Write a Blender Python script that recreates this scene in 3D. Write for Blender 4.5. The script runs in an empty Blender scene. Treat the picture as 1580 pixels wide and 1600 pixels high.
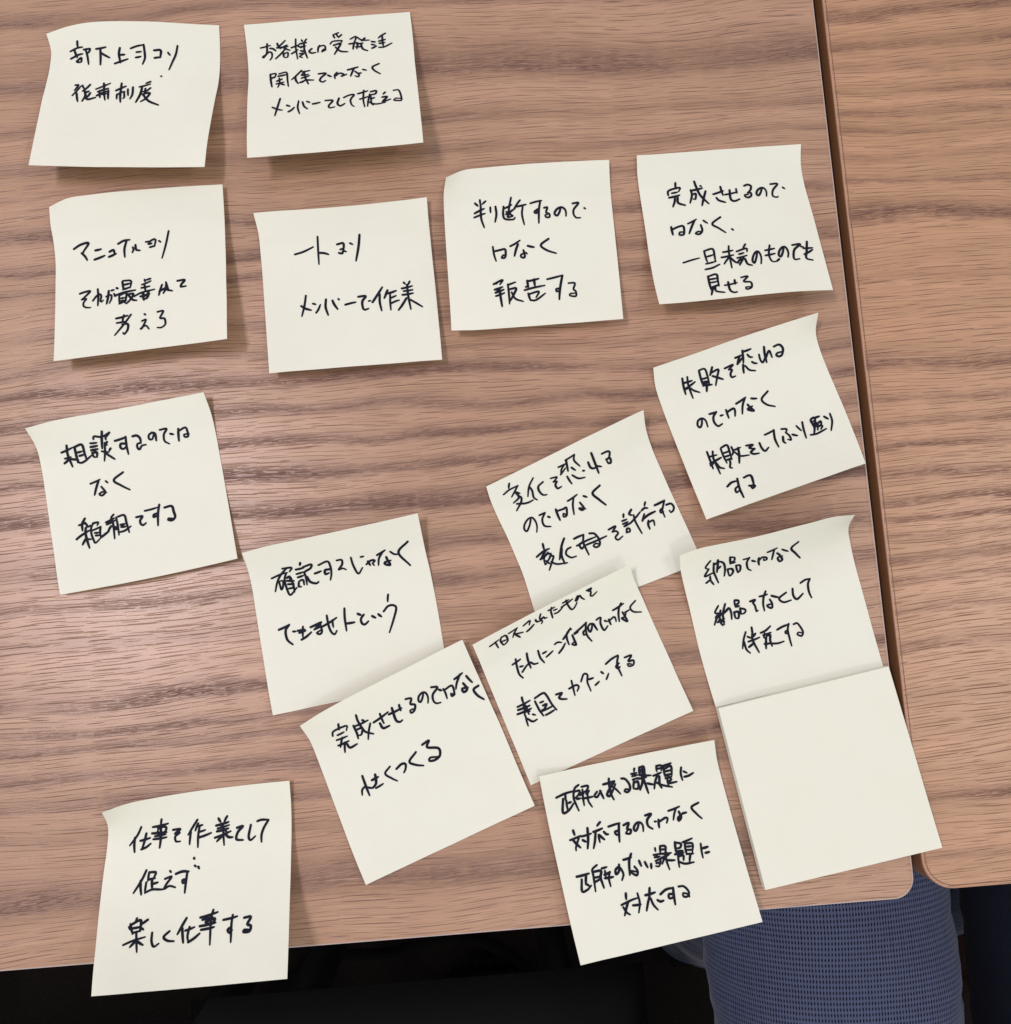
import bpy, bmesh, math, random
import numpy as np
from mathutils import Vector, Matrix

# ------------------------------------------------------------------ camera, world, lamps
scene = bpy.context.scene
MM = 0.001
cam_d = bpy.data.cameras.new('camera'); cam = bpy.data.objects.new('camera', cam_d)
scene.collection.objects.link(cam); scene.camera = cam
cam_d.sensor_fit = 'VERTICAL'; cam_d.sensor_height = 36; cam_d.sensor_width = 36
cam_d.lens = 36*1500/1600; cam_d.clip_start = 0.01; cam_d.clip_end = 50
CR = Matrix([[0.997276, 0.068033, -0.028506], [-0.070821, 0.991167, -0.112128], [0.020626, 0.113841, 0.993285]]).to_4x4(); CR.translation = Vector([-0.17023, 0.12592, 0.40986])
cam.matrix_world = CR
scene.render.resolution_x = 1011; scene.render.resolution_y = 1024

world = bpy.data.worlds.new("World"); scene.world = world; world.use_nodes = True
bg = world.node_tree.nodes['Background']
bg.inputs[0].default_value = (0.935, 0.98, 1.03, 1); bg.inputs[1].default_value = 0.62

def lamp(name, loc, target, sx, sy, power, col, rz=0.0):
    d = bpy.data.lights.new(name, 'AREA'); d.shape = 'RECTANGLE'; d.size = sx; d.size_y = sy
    d.energy = power; d.color = col
    o = bpy.data.objects.new(name, d); scene.collection.objects.link(o)
    o.location = loc; o.rotation_euler = (0, 0, rz)
    return o
# the room's ceiling fixtures, about 1.9 m above the table
lamp('ceiling_lamp_left', (-0.97, 0.36, 1.92), None, 0.08, 0.60, 21, (1.0, 0.885, 0.94), math.radians(-24))
lamp('ceiling_lamp_right', (1.12, 0.10, 1.92), None, 0.12, 0.9, 9, (1.0, 0.94, 0.96), math.radians(-20))
lamp('ceiling_lamp_back', (0.35, -1.0, 1.92), None, 0.3, 0.3, 8, (1.0, 0.95, 0.9))
vs = scene.view_settings
vs.view_transform = 'Standard'; vs.look = 'None'; vs.exposure = 0.06; vs.gamma = 1.0
scene.render.engine = 'CYCLES'

# ------------------------------------------------------------------ helpers
C = scene.collection
def put(o, parent=None):
    C.objects.link(o)
    if parent: o.parent = parent
    return o
def empty(name, loc, label=None, cat=None, group=None):
    o = bpy.data.objects.new(name, None); o.empty_display_size = 0.02; o.location = loc; C.objects.link(o)
    if label: o['label'] = label
    if cat: o['category'] = cat
    if group: o['group'] = group
    return o
def mesh_obj(name, verts, faces, mat, parent=None, smooth=False, uvs=None):
    me = bpy.data.meshes.new(name); me.from_pydata([tuple(v) for v in verts], [], faces); me.update()
    if mat: me.materials.append(mat)
    if smooth: me.polygons.foreach_set('use_smooth', [True]*len(me.polygons))
    if uvs is not None:
        uvl = me.uv_layers.new(name='uv')
        for l in me.loops: uvl.data[l.index].uv = uvs[l.vertex_index]
    return put(bpy.data.objects.new(name, me), parent)

class NT:
    def __init__(s, name):
        s.m = bpy.data.materials.new(name); s.m.use_nodes = True; s.t = s.m.node_tree
        s.b = s.t.nodes['Principled BSDF']; s.out = s.t.nodes['Material Output']
    def n(s, ty, **kw):
        x = s.t.nodes.new(ty)
        for k, v in kw.items():
            if k.startswith('_'): setattr(x, k[1:], v)
            else:
                key = int(k[1:]) if k[0] == 'i' and k[1:].isdigit() else k
                s.set(x.inputs[key], v)
        return x
    def set(s, sock, v):
        if isinstance(v, bpy.types.NodeSocket): s.t.links.new(v, sock)
        else: sock.default_value = v
    def math(s, op, a, b=0.0, c=None, clamp=False):
        x = s.n('ShaderNodeMath', _operation=op, i0=a, i1=b); x.use_clamp = clamp
        if c is not None: s.set(x.inputs[2], c)
        return x.outputs[0]
    def mix(s, f, a, b, blend='MIX'):
        x = s.n('ShaderNodeMix', _data_type='RGBA', _blend_type=blend)
        s.set(x.inputs[0], f); s.set(x.inputs[6], a); s.set(x.inputs[7], b); return x.outputs[2]
    def noise(s, vec, scale, detail=3, rough=.55, dist=0.0):
        return s.n('ShaderNodeTexNoise', Vector=vec, Scale=scale, Detail=detail, Roughness=rough, Distortion=dist).outputs[0]
    def ramp(s, f, stops, interp='LINEAR'):
        r = s.n('ShaderNodeValToRGB'); s.set(r.inputs[0], f); cr = r.color_ramp; cr.interpolation = interp
        while len(cr.elements) > 1: cr.elements.remove(cr.elements[0])
        for i, (pos, v) in enumerate(stops):
            e = cr.elements[0] if i == 0 else cr.elements.new(pos)
            e.position = pos; e.color = (v, v, v, 1) if not hasattr(v, '__len__') else (*v, 1)
        return r.outputs[0]
    def vec(s, x, y, z=0.0):
        return s.n('ShaderNodeCombineXYZ', X=x, Y=y, Z=z).outputs[0]

# ------------------------------------------------------------------ wood
def wood(name, bands, seed, tint=(1, 1, 1)):
    """bands: (y mm, half width mm, darkness) of the dark early-wood stripes, grain runs along x"""
    g = NT(name)
    co = g.n('ShaderNodeTexCoord').outputs['Object']
    sp = g.n('ShaderNodeSeparateXYZ', Vector=co)
    x = g.math('MULTIPLY', sp.outputs[0], 1000.0); y = g.math('MULTIPLY', sp.outputs[1], 1000.0); z = g.math('MULTIPLY', sp.outputs[2], 1000.0)
    # slow and quick wander of the grain lines
    w1 = g.noise(g.vec(g.math('MULTIPLY', x, .0045), g.math('MULTIPLY', y, .012), seed), 1.0, 2)
    w2 = g.noise(g.vec(g.math('MULTIPLY', x, .022), g.math('MULTIPLY', y, .05), seed+3), 1.0, 3)
    yw = g.math('ADD', y, g.math('MULTIPLY', g.math('SUBTRACT', w1, .5), 24.0))
    yb = g.math('ADD', yw, g.math('MULTIPLY', g.math('SUBTRACT', w2, .5), 8.0))
    # ragged fine edge of the bands
    w3 = g.noise(g.vec(g.math('MULTIPLY', x, .12), g.math('MULTIPLY', y, .9), seed+5), 1.0, 3)
    yb = g.math('ADD', yb, g.math('MULTIPLY', g.math('SUBTRACT', w3, .5), 3.2))
    t = g.math('DIVIDE', g.math('ADD', yb, 60.0), 520.0)
    band = None
    for k in range(0, len(bands), 9):
        st = []
        for (c, h, d) in sorted(bands[k:k+9]):
            st += [((c-h*1.05+60)/520, 0.0), ((c-h*.45+60)/520, d), ((c+h*1.3+60)/520, 0.0)]
        fixed = []; last = -1
        for pos, v in st:
            pos = max(pos, last+.0004); fixed.append((pos, v)); last = pos
        r = g.ramp(t, fixed)
        band = r if band is None else g.math('MAXIMUM', band, r)
    brk = g.noise(g.vec(g.math('MULTIPLY', x, .013), g.math('MULTIPLY', y, .035), seed+9), 1.0, 2)
    band = g.math('MULTIPLY', band, g.n('ShaderNodeMapRange', Value=brk, i1=.32, i2=.62, i3=.45, i4=1.15).outputs[0], clamp=True)
    # very fine fibre streaks
    fib = g.noise(g.vec(g.math('MULTIPLY', x, .035), g.math('MULTIPLY', yw, 2.2), seed+11), 1.0, 4, .65)
    broad = g.noise(g.vec(g.math('MULTIPLY', x, .006), g.math('MULTIPLY', yw, .07), seed+13), 1.0, 3)
    # pores: short dashes, one per Voronoi cell
    def pores(lx, ly, thick, length, sd, slope=0.0):
        yy = g.math('ADD', yw, g.math('MULTIPLY', x, slope))
        v = g.vec(g.math('DIVIDE', x, lx), g.math('DIVIDE', yy, ly), sd)
        vo = g.n('ShaderNodeTexVoronoi', Vector=v, Scale=1.0, Randomness=.82, _voronoi_dimensions='2D')
        ps = g.n('ShaderNodeSeparateXYZ', Vector=vo.outputs['Position'])
        pv = g.n('ShaderNodeSeparateXYZ', Vector=v)
        rnd = g.n('ShaderNodeSeparateColor', Color=vo.outputs['Color'])
        dx = g.math('ABSOLUTE', g.math('MULTIPLY', g.math('SUBTRACT', pv.outputs[0], ps.outputs[0]), lx))
        dy = g.math('ABSOLUTE', g.math('MULTIPLY', g.math('SUBTRACT', pv.outputs[1], ps.outputs[1]), ly))
        ln = g.math('MULTIPLY', g.math('ADD', rnd.outputs[0], .25), length)
        tx = g.math('SUBTRACT', 1.0, g.math('DIVIDE', dx, ln), clamp=True)
        th = g.math('MULTIPLY', g.math('POWER', tx, .3), thick)
        m = g.n('ShaderNodeMapRange', Value=g.math('SUBTRACT', th, dy), i1=-.02, i2=.12, i3=0.0, i4=1.0).outputs[0]
        m = g.math('MULTIPLY', m, g.math('GREATER_THAN', tx, .001))
        return g.math('MULTIPLY', m, g.math('ADD', g.math('MULTIPLY', rnd.outputs[1], .5), .5))
    p1 = pores(24.0, 2.1, .21, 12.5, seed+.2, -.022)
    p2 = pores(14.0, 1.6, .17, 7.5, seed+1.7, -.028)
    p3 = pores(5.0, .75, .21, 3.0, seed+2.9, -.05)
    p4 = pores(8.0, 1.05, .28, 4.6, seed+4.1, -.06)
    inb = g.math('POWER', band, 1.3)
    dense = g.math('MULTIPLY', g.math('MAXIMUM', p3, p4), g.n('ShaderNodeMapRange', Value=inb, i1=.12, i2=.6, i3=0.0, i4=1.0).outputs[0])
    por = g.math('MAXIMUM', g.math('MAXIMUM', g.math('MULTIPLY', p1, 1.0), g.math('MULTIPLY', p2, .7)), dense)
    base = g.mix(g.n('ShaderNodeMapRange', Value=broad, i1=.3, i2=.7, i3=0.0, i4=1.0).outputs[0],
                 (.450*tint[0], .264*tint[1], .174*tint[2], 1), (.358*tint[0], .214*tint[1], .130*tint[2], 1))
    base = g.mix(g.math('MULTIPLY', band, .95), base, (.135*tint[0], .067*tint[1], .047*tint[2], 1))
    base = g.mix(g.n('ShaderNodeMapRange', Value=fib, i1=.35, i2=.7, i3=0.0, i4=.5).outputs[0], base, (.22*tint[0], .115*tint[1], .070*tint[2], 1))
    lite = g.noise(g.vec(g.math('MULTIPLY', x, .02), g.math('MULTIPLY', yw, 1.5), seed+21), 1.0, 3, .6)
    base = g.mix(g.n('ShaderNodeMapRange', Value=lite, i1=.56, i2=.74, i3=0.0, i4=.55).outputs[0], base, (.52*tint[0], .32*tint[1], .225*tint[2], 1))
    base = g.mix(g.math('MULTIPLY', por, .92), base, (.085*tint[0], .032*tint[1], .022*tint[2], 1))
    g.set(g.b.inputs['Base Color'], base)
    sp2 = g.noise(g.vec(g.math('MULTIPLY', x, 1.6), g.math('MULTIPLY', y, 3.2), seed), 1.0, 2)
    g.set(g.b.inputs['Roughness'], g.math('ADD', g.n('ShaderNodeMapRange', Value=sp2, i1=.3, i2=.7, i3=.25, i4=.37).outputs[0], g.math('MULTIPLY', por, .25)))
    g.b.inputs['Specular IOR Level'].default_value = .42
    h = g.math('SUBTRACT', g.math('ADD', g.math('MULTIPLY', fib, .22), g.math('MULTIPLY', sp2, .35)), g.math('MULTIPLY', por, .9))
    bp = g.n('ShaderNodeBump', Strength=.55, Distance=.00012, Height=h)
    g.set(g.b.inputs['Normal'], bp.outputs[0])
    return g.m

def rim_mat(name, col):
    g = NT(name); co = g.n('ShaderNodeTexCoord').outputs['Object']
    n = g.noise(g.n('ShaderNodeMapping', Vector=co, Scale=(60, 60, 900)).outputs[0], 1.0, 3)
    g.set(g.b.inputs['Base Color'], g.mix(n, (*[c*.7 for c in col], 1), (*col, 1))); g.b.inputs['Roughness'].default_value = .5
    return g.m

LB = [(411, 5, .8), (380, 12, .75), (355, 4, .5), (339, 4, .5), (325, 3, .35), (307, 4, .8), (291, 4, .8), (280, 3, .7), (262, 4, .4), (247, 3, .5),
      (236, 4, .9), (221, 3.5, .95), (208, 3.5, .9), (195, 3.5, .95), (180, 5, 1.0), (161, 5, .75), (146, 4, .7), (131, 3, .35), (107, 4, 1.0), (95, 3, .9),
      (88, 3, .75), (75, 4, .7), (64, 4, .6), (27, 11, .7), (50, 4, .35)]
RB = [(392, 4, .8), (376, 4, .7), (365, 3.5, .6), (353, 3, .7), (342, 3, .7), (333, 3, .6), (320, 3, .65), (307, 3, .6), (291, 5, .95), (262, 3, .3),
      (228, 5, .95), (211, 3, .8), (199, 3, .8), (187, 3, .7), (174, 3, .75), (163, 2.6, .9), (154, 2.6, .9), (145, 2.6, .8), (135, 3, .85), (125, 2.6, .9),
      (113, 2.6, .8), (98, 3, .7), (80, 3, .4), (40, 5, .8), (16, 3, .4)]
wood_left = wood('oak_laminate_left', LB, 3.0)
wood_right = wood('oak_laminate_right', RB, 17.0, (1.10, 1.04, .93))
edge_mat = rim_mat('oak_edge_band', (.30, .14, .062))
rim_light = rim_mat('oak_edge_highlight', (.50, .40, .37)); rim_warm = rim_mat('oak_edge_corner_warm', (.44, .24, .15)); joint_m = rim_mat('edge_strip_joint', (.20, .095, .055))  # left table's rim is paler: its lamp highlight painted as colour

def plate(name, x0, x1, y0, y1, z0, z1, r, corners, mat, mat2, parent, rim_light, bev=.0006, joint=None):
    """rounded slab; corners = set of rounded ones among 'bl','br','tl','tr'"""
    def ring(o):
        pts = []
        for key, cx, cy, a0 in (('bl', x0, y0, 180), ('br', x1, y0, 270), ('tr', x1, y1, 0), ('tl', x0, y1, 90)):
            rr = r if key in corners else .002
            ccx = cx + (rr if 'l' in key else -rr); ccy = cy + (rr if key[0] == 'b' else -rr)
            for k in range(13):
                a = math.radians(a0 + 90*k/12); pts.append((ccx+(rr-o)*math.cos(a), ccy+(rr-o)*math.sin(a)))
        return pts
    rings = [(0, z0), (0, z1-bev), (bev*.30, z1-bev*.30), (bev, z1), (bev+.0006, z1), (bev+.0007, z1-.00008), (bev+.00095, z1-.00008), (bev+.00105, z1)]
    V = []; n = 52
    for o, z in rings: V += [(a, c_, z) for a, c_ in ring(o)]
    F = [tuple(range(n-1, -1, -1)), tuple(range(7*n, 8*n))]; mi = [1, 0]
    for q in range(7):
        for i in range(n): F.append((q*n+i, q*n+(i+1) % n, (q+1)*n+(i+1) % n, (q+1)*n+i)); mi.append((1, 2, 2, 0, 3, 3, 3)[q])
    me = bpy.data.meshes.new(name); me.from_pydata(V, [], F); me.update()
    for m_ in (mat, mat2, rim_light, joint or mat): me.materials.append(m_)
    for p_, k in zip(me.polygons, mi): p_.material_index = k
    return put(bpy.data.objects.new(name, me), parent)
def box(name, x0, x1, y0, y1, z0, z1, mat, parent, bev=.002):
    bm = bmesh.new(); bmesh.ops.create_cube(bm, size=1)
    for v in bm.verts: v.co = ((x0+x1)/2+v.co.x*(x1-x0), (y0+y1)/2+v.co.y*(y1-y0), (z0+z1)/2+v.co.z*(z1-z0))
    if bev: bmesh.ops.bevel(bm, geom=list(bm.edges), offset=bev, segments=3, affect='EDGES')
    me = bpy.data.meshes.new(name); bm.to_mesh(me); bm.free(); me.materials.append(mat)
    me.polygons.foreach_set('use_smooth', [True]*len(me.polygons))
    return put(bpy.data.objects.new(name, me), parent)

metal = NT('grey_leg_metal'); metal.b.inputs['Base Color'].default_value = (.004, .004, .0045, 1); metal.b.inputs['Metallic'].default_value = 0; metal.b.inputs['Specular IOR Level'].default_value = .15; metal.b.inputs['Roughness'].default_value = .5
n_ = metal.noise(metal.n('ShaderNodeTexCoord').outputs['Object'], 300.0); metal.set(metal.b.inputs['Roughness'], metal.math('ADD', n_, .1))

tab = empty('table', (0, 0, 0), 'oak patterned table under nearly all the notes, on the left of the gap', 'table')
plate('tabletop', -1.2, 0, 0, .75, -.026, 0, .0088, {'bl', 'br', 'tl', 'tr'}, wood_left, edge_mat, tab, rim_light)
tab2 = empty('table', (0.0042, .0024, 0), 'oak patterned table on the right of the gap, only the pad corner resting on it', 'table')
t2 = plate('tabletop', 0, 1.2, 0, .75, -.026, 0, .0125, {'bl', 'br', 'tl', 'tr'}, wood_right, edge_mat, tab2, rim_warm, joint=joint_m)
for tt, xs in ((tab, (-1.12, -.40)), (tab2, (.36, 1.12))):
    for xx in xs:
        box('leg', xx-.02, xx+.02, .25, .50, -.70, -.0262, metal.m, tt)
        box('foot', xx-.025, xx+.025, .10, .66, -.72, -.699, metal.m, tt)

# ------------------------------------------------------------------ floor and the dark things below
fl = NT('shade_dark_carpet'); co = fl.n('ShaderNodeTexCoord').outputs['Object']  # carpet made near black, the shade below the table put into its colour
nn = fl.noise(co, 420.0, 4, .7); n2 = fl.noise(co, 14.0, 2)
fl.set(fl.b.inputs['Base Color'], fl.mix(nn, (.007, .0045, .0042, 1), (.022, .0155, .0135, 1))); fl.b.inputs['Roughness'].default_value = 1
fl.b.inputs['Specular IOR Level'].default_value = .1
fl.set(fl.b.inputs['Normal'], fl.n('ShaderNodeBump', Strength=.8, Distance=.003, Height=nn).outputs[0])
f = mesh_obj('floor', [(-3, -3, -.72), (3, -3, -.72), (3, 3, -.72), (-3, 3, -.72)], [(0, 1, 2, 3)], fl.m); f['kind'] = 'structure'

def fabric(name, a, b, sc):
    g = NT(name); co = g.n('ShaderNodeTexCoord').outputs['Object']
    n1 = g.noise(co, sc, 3, .7)
    g.set(g.b.inputs['Base Color'], g.mix(n1, (*a, 1), (*b, 1))); g.b.inputs['Roughness'].default_value = .95
    g.b.inputs['Specular IOR Level'].default_value = .15
    g.set(g.b.inputs['Normal'], g.n('ShaderNodeBump', Strength=.6, Distance=.0008, Height=n1).outputs[0])
    return g.m
seat_m = fabric('dark_seat_fabric', (.0025, .0024, .0026), (.0085, .008, .0082), 900.0)
def cushion(name, x0, x1, y0, y1, z0, z1, r, mat, parent):
    bm = bmesh.new(); N_ = 24
    def P(s, t, top):
        X = x0+(x1-x0)*s; Y = y0+(y1-y0)*t
        e = min(s, 1-s)*(x1-x0)/r; q = min(t, 1-t)*(y1-y0)/r
        k = math.sqrt(max(0, 1-(1-min(1, e))**2)*max(0, 1-(1-min(1, q))**2))
        crown = .006*math.sin(math.pi*s)*math.sin(math.pi*t)
        mid = (z0+z1)/2
        return (X, Y, mid+(z1-mid+crown)*k if top else mid-(mid-z0)*k)
    for top in (True, False):
        grid = [[bm.verts.new(P(i/N_, j/N_, top)) for j in range(N_+1)] for i in range(N_+1)]
        for i in range(N_):
            for j in range(N_):
                q = (grid[i][j], grid[i+1][j], grid[i+1][j+1], grid[i][j+1]); bm.faces.new(q if top else q[::-1])
    bmesh.ops.remove_doubles(bm, verts=bm.verts, dist=.00001)
    me = bpy.data.meshes.new(name); bm.to_mesh(me); bm.free(); me.materials.append(mat); me.polygons.foreach_set('use_smooth', [True]*len(me.polygons))
    return put(bpy.data.objects.new(name, me), parent)
for (cx, hw, y1, zt, lab, grp) in ((-.235, .16, -.122, .45, 'dark grey padded chair seat beside the checked trousers, below the table edge', 1),
                                  (-.58, .215, -.136, .45, 'dark grey padded chair seat at the bottom left, under the hanging note', 1),
                                  (.085, .21, -.30, .50, 'dark padded chair the person in checked trousers sits on', 0)):
    ch = empty('chair', (cx, y1-.21, -.72), lab, 'chair', 'dark chairs pushed up to the table' if grp else None)
    cushion('seat', -hw, hw, -.21, .21, zt-.065, zt, .05, seat_m, ch)
    box('seat_frame', -hw+.045, hw-.045, -.17, .17, zt-.085, zt-.064, metal.m, ch)
    for sx in (-1, 1):
        for sy in (-1, 1): box('leg', sx*(hw-.055)-.012, sx*(hw-.055)+.012, sy*.16-.012, sy*.16+.012, 0, zt-.084, metal.m, ch)

blk = NT('black_rubber'); blk.b.inputs['Roughness'].default_value = .8; blk.b.inputs['Specular IOR Level'].default_value = .1
blk.set(blk.b.inputs['Base Color'], blk.mix(blk.noise(blk.n('ShaderNodeTexCoord').outputs['Object'], 200.0), (.0008, .0008, .0008, 1), (.002, .002, .002, 1)))
def tube(name, pts, rad, mat, parent=None, seg=10):
    P = [Vector(q) for q in pts]; out = []
    for i in range(len(P)-1):
        a, b, c, d = P[max(i-1, 0)], P[i], P[i+1], P[min(i+2, len(P)-1)]
        for k in range(8):
            t = k/8; out.append(.5*((2*b)+(-a+c)*t+(2*a-5*b+4*c-d)*t*t+(-a+3*b-3*c+d)*t**3))
    out.append(P[-1]); V = []; F = []
    for i, q in enumerate(out):
        d = (out[min(i+1, len(out)-1)]-out[max(i-1, 0)]).normalized(); s = d.cross(Vector((0, 0, 1))).normalized(); u = s.cross(d)
        for k in range(seg):
            a = 2*math.pi*k/seg; V.append(q+(s*math.cos(a)+u*math.sin(a))*rad)
    for i in range(len(out)-1):
        for k in range(seg): F.append((i*seg+k, i*seg+(k+1) % seg, (i+1)*seg+(k+1) % seg, (i+1)*seg+k))
    return mesh_obj(name, V, F, mat, parent, True)
cab = tube('power_cable', [(-.50, -.36, -.716), (-.44, -.27, -.715), (-.37, -.235, -.715), (-.30, -.228, -.70), (-.245, -.213, -.69), (-.20, -.22, -.69), (-.15, -.262, -.71), (-.08, -.33, -.716), (0, -.42, -.716)], .006, blk.m)
cab['label'] = 'black power cable looping across the dark floor below the table edge'; cab['category'] = 'cable'
ad = empty('power_adapter', (-.20, -.29, -.72), 'small black power adapter block lying on the dark floor beside the cable', 'adapter')
box('housing', -.04, .04, -.035, .035, 0, .03, blk.m, ad, .005); box('plug', -.012, .012, .035, .055, .008, .022, blk.m, ad, .003)
red = fabric('red_brown_leather', (.016, .006, .005), (.026, .010, .008), 160.0)
bag = empty('bag', (.36, -.262, -.72), 'dark red-brown bag on the floor seen between the two pairs of trousers', 'bag')
box('bag_body', -.09, .09, -.028, .05, 0, .11, red, bag, .012); box('flap', -.092, .092, -.032, .0, .06, .114, red, bag, .008)
tube('handle', [(-.05, .01, .11), (-.045, .01, .15), (0, .01, .165), (.045, .01, .15), (.05, .01, .11)], .005, blk.m, bag)

# ------------------------------------------------------------------ seated people, legs only reach the picture
def trouser_mat(name, dark, light, pu, pv, amp=1.0):
    g = NT(name); uv = g.n('ShaderNodeUVMap', _uv_map='uv').outputs[0]
    s = g.n('ShaderNodeSeparateXYZ', Vector=uv)
    wob = g.noise(uv, .03, 2); thr = g.noise(g.n('ShaderNodeMapping', Vector=uv, Scale=(.7, .05, 1)).outputs[0], 1.0, 2); fine = g.noise(uv, 2.2, 3, .7)
    u = g.math('ADD', s.outputs[0], g.math('MULTIPLY', g.math('SUBTRACT', wob, .5), 2.0)); v = s.outputs[1]
    a = g.math('SINE', g.math('MULTIPLY', g.math('ADD', u, g.math('MULTIPLY', v, .06)), 2*math.pi/pu))
    b = g.math('SINE', g.math('MULTIPLY', v, 2*math.pi/pv))
    a2 = g.math('SINE', g.math('MULTIPLY', u, 4*math.pi/pu))
    val = g.math('ADD', g.math('ADD', g.math('MULTIPLY', a, 1.15), g.math('MULTIPLY', b, .75)), g.math('ADD', g.math('MULTIPLY', g.math('SUBTRACT', fine, .5), 1.9), g.math('MULTIPLY', g.math('SUBTRACT', thr, .5), 1.4)))
    m = g.n('ShaderNodeMapRange', Value=val, i1=.05, i2=1.15, i3=1.0, i4=0.0).outputs[0]
    col = g.mix(m, (*dark, 1), (*light, 1))
    g.set(g.b.inputs['Base Color'], col); g.b.inputs['Roughness'].default_value = .9; g.b.inputs['Specular IOR Level'].default_value = .2
    g.b.inputs['Sheen Weight'].default_value = .10*amp; g.b.inputs['Sheen Roughness'].default_value = .4
    wr = g.noise(g.n('ShaderNodeMapping', Vector=uv, Scale=(.012, .03, 1)).outputs[0], 1.0, 2)
    wr2 = g.noise(g.n('ShaderNodeMapping', Vector=uv, Scale=(.035, .09, 1), Rotation=(0, 0, .5)).outputs[0], 1.0, 2)
    h = g.math('ADD', g.math('MULTIPLY', m, .12), g.math('ADD', g.math('MULTIPLY', wr, 14.0), g.math('MULTIPLY', wr2, 3.0)))
    g.set(g.b.inputs['Normal'], g.n('ShaderNodeBump', Strength=.35, Distance=.001, Height=h).outputs[0])
    return g.m
def leg_surface(path, V, F, UV, seg=56, seed=0, crease=0.0):
    P = [Vector(q[:3])*MM for q in path]; R_ = [(q[3]*MM, q[4]*MM) for q in path]; out = []
    for i in range(len(P)-1):
        a, b, c, d = P[max(i-1, 0)], P[i], P[i+1], P[min(i+2, len(P)-1)]
        for k in range(14):
            t = k/14; out.append((.5*((2*b)+(-a+c)*t+(2*a-5*b+4*c-d)*t*t+(-a+3*b-3*c+d)*t**3), R_[i][0]*(1-t)+R_[i+1][0]*t, R_[i][1]*(1-t)+R_[i+1][1]*t))
    out.append((P[-1], *R_[-1])); base = len(V); dist = 0; side = Vector((1, 0, 0))
    rnd = random.Random(seed); ph = [rnd.uniform(0, 6.28) for _ in range(8)]
    for i, (q, rx, rz) in enumerate(out):
        d = (out[min(i+1, len(out)-1)][0]-out[max(i-1, 0)][0]).normalized()
        s = (side-d*side.dot(d)).normalized(); u = s.cross(d)
        if i: dist += (q-out[i-1][0]).length
        for k in range(seg+1):
            a = 2*math.pi*k/seg+math.pi*1.5
            f_ = 1+.022*math.exp(-((dist*1000-400-60*math.cos(a))/14)**2)*max(0, math.cos(a-.6))-.02*math.exp(-((dist*1000-455+50*math.sin(a))/11)**2)*abs(math.cos(a+.4))+.009*math.sin(dist*330+2*math.sin(a*2+ph[3]))*abs(math.cos(a))**3+.018*math.sin(dist*38+ph[0]+2*a)+.012*math.sin(dist*75+ph[1]-3*a)+.01*math.sin(5*a+dist*20+ph[2])*1
            V.append(q+(s*math.cos(a)*rx+u*math.sin(a)*rz)*f_)
            UV.append((k/seg*2*math.pi*68+200, dist*1000))
    for i in range(len(out)-1):
        for k in range(seg): F.append((base+i*(seg+1)+k, base+i*(seg+1)+k+1, base+(i+1)*(seg+1)+k+1, base+(i+1)*(seg+1)+k))
t_check = trouser_mat('blue_check_cloth', (.002, .0027, .013), (.060, .072, .128), 1.62, 2.6)
t_shade = trouser_mat('shade_navy_cloth', (.0015, .002, .005), (.006, .008, .018), .9, 1.3, .1)  # shade on the second thigh, put into the cloth colour
per = empty('person', (.085, -.42, -.72), 'person in blue and white check trousers and navy jacket, seated at the table corner', 'person')
pbase = Vector(per.location)
V, F, UV = [], [], []
lean, ky = -22, 28
for x in (6, 166):
    leg_surface([(x-3, -520, -135, 84, 76), (x-2, -380, -142, 70, 66), (x+1, -230, -146, 65, 62), (x+2, -110, -147, 66, 60), (x+3, -20, -150, 68, 60),
                 (x+3, 24, -156, 64, 57), (x+3, 58, -166, 46, 44), (x+3, 72, -172, 6, 6)], V, F, UV, seed=x+3)
    leg_surface([(x+3, 30, -160, 50, 44), (x-2, 2, -230, 60, 54), (x-4, -60, -330, 60, 58), (x+6, -120, -450, 58, 58), (x+22, -175, -600, 55, 55), (x+24, -190, -672, 52, 54)], V, F, UV, seed=x+7)
leg_surface([(-58, -520, -150, 30, 40), (-14, -520, -148, 98, 92), (86, -530, -140, 108, 105), (186, -520, -148, 98, 92), (226, -520, -150, 30, 40)], V, F, UV, seed=9)
mesh_obj('trousers', [v-pbase for v in V], F, t_check, per, True, UV)
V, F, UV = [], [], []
leg_surface([(190, -620, -60, 120, 90), (172, -420, -128, 100, 86), (168, -230, -140, 84, 76), (167, -110, -143, 77, 70), (170, 0, -150, 74, 68), (172, 50, -176, 66, 60)], V, F, UV, seed=5)  # added dark tube around the second thigh, in place of shade on it
mesh_obj('thigh_shade', [v-pbase for v in V], F, t_shade, per, True, UV)['label'] = 'added dark navy cover that stands for shade on the right thigh'
for x in (6, 166):
    box('shoe', (x+24-42)*MM-pbase.x, (x+24+42)*MM-pbase.x, (ky-290)*MM-pbase.y, (ky-20)*MM-pbase.y, 0, .055, blk.m, per, .02)

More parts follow.
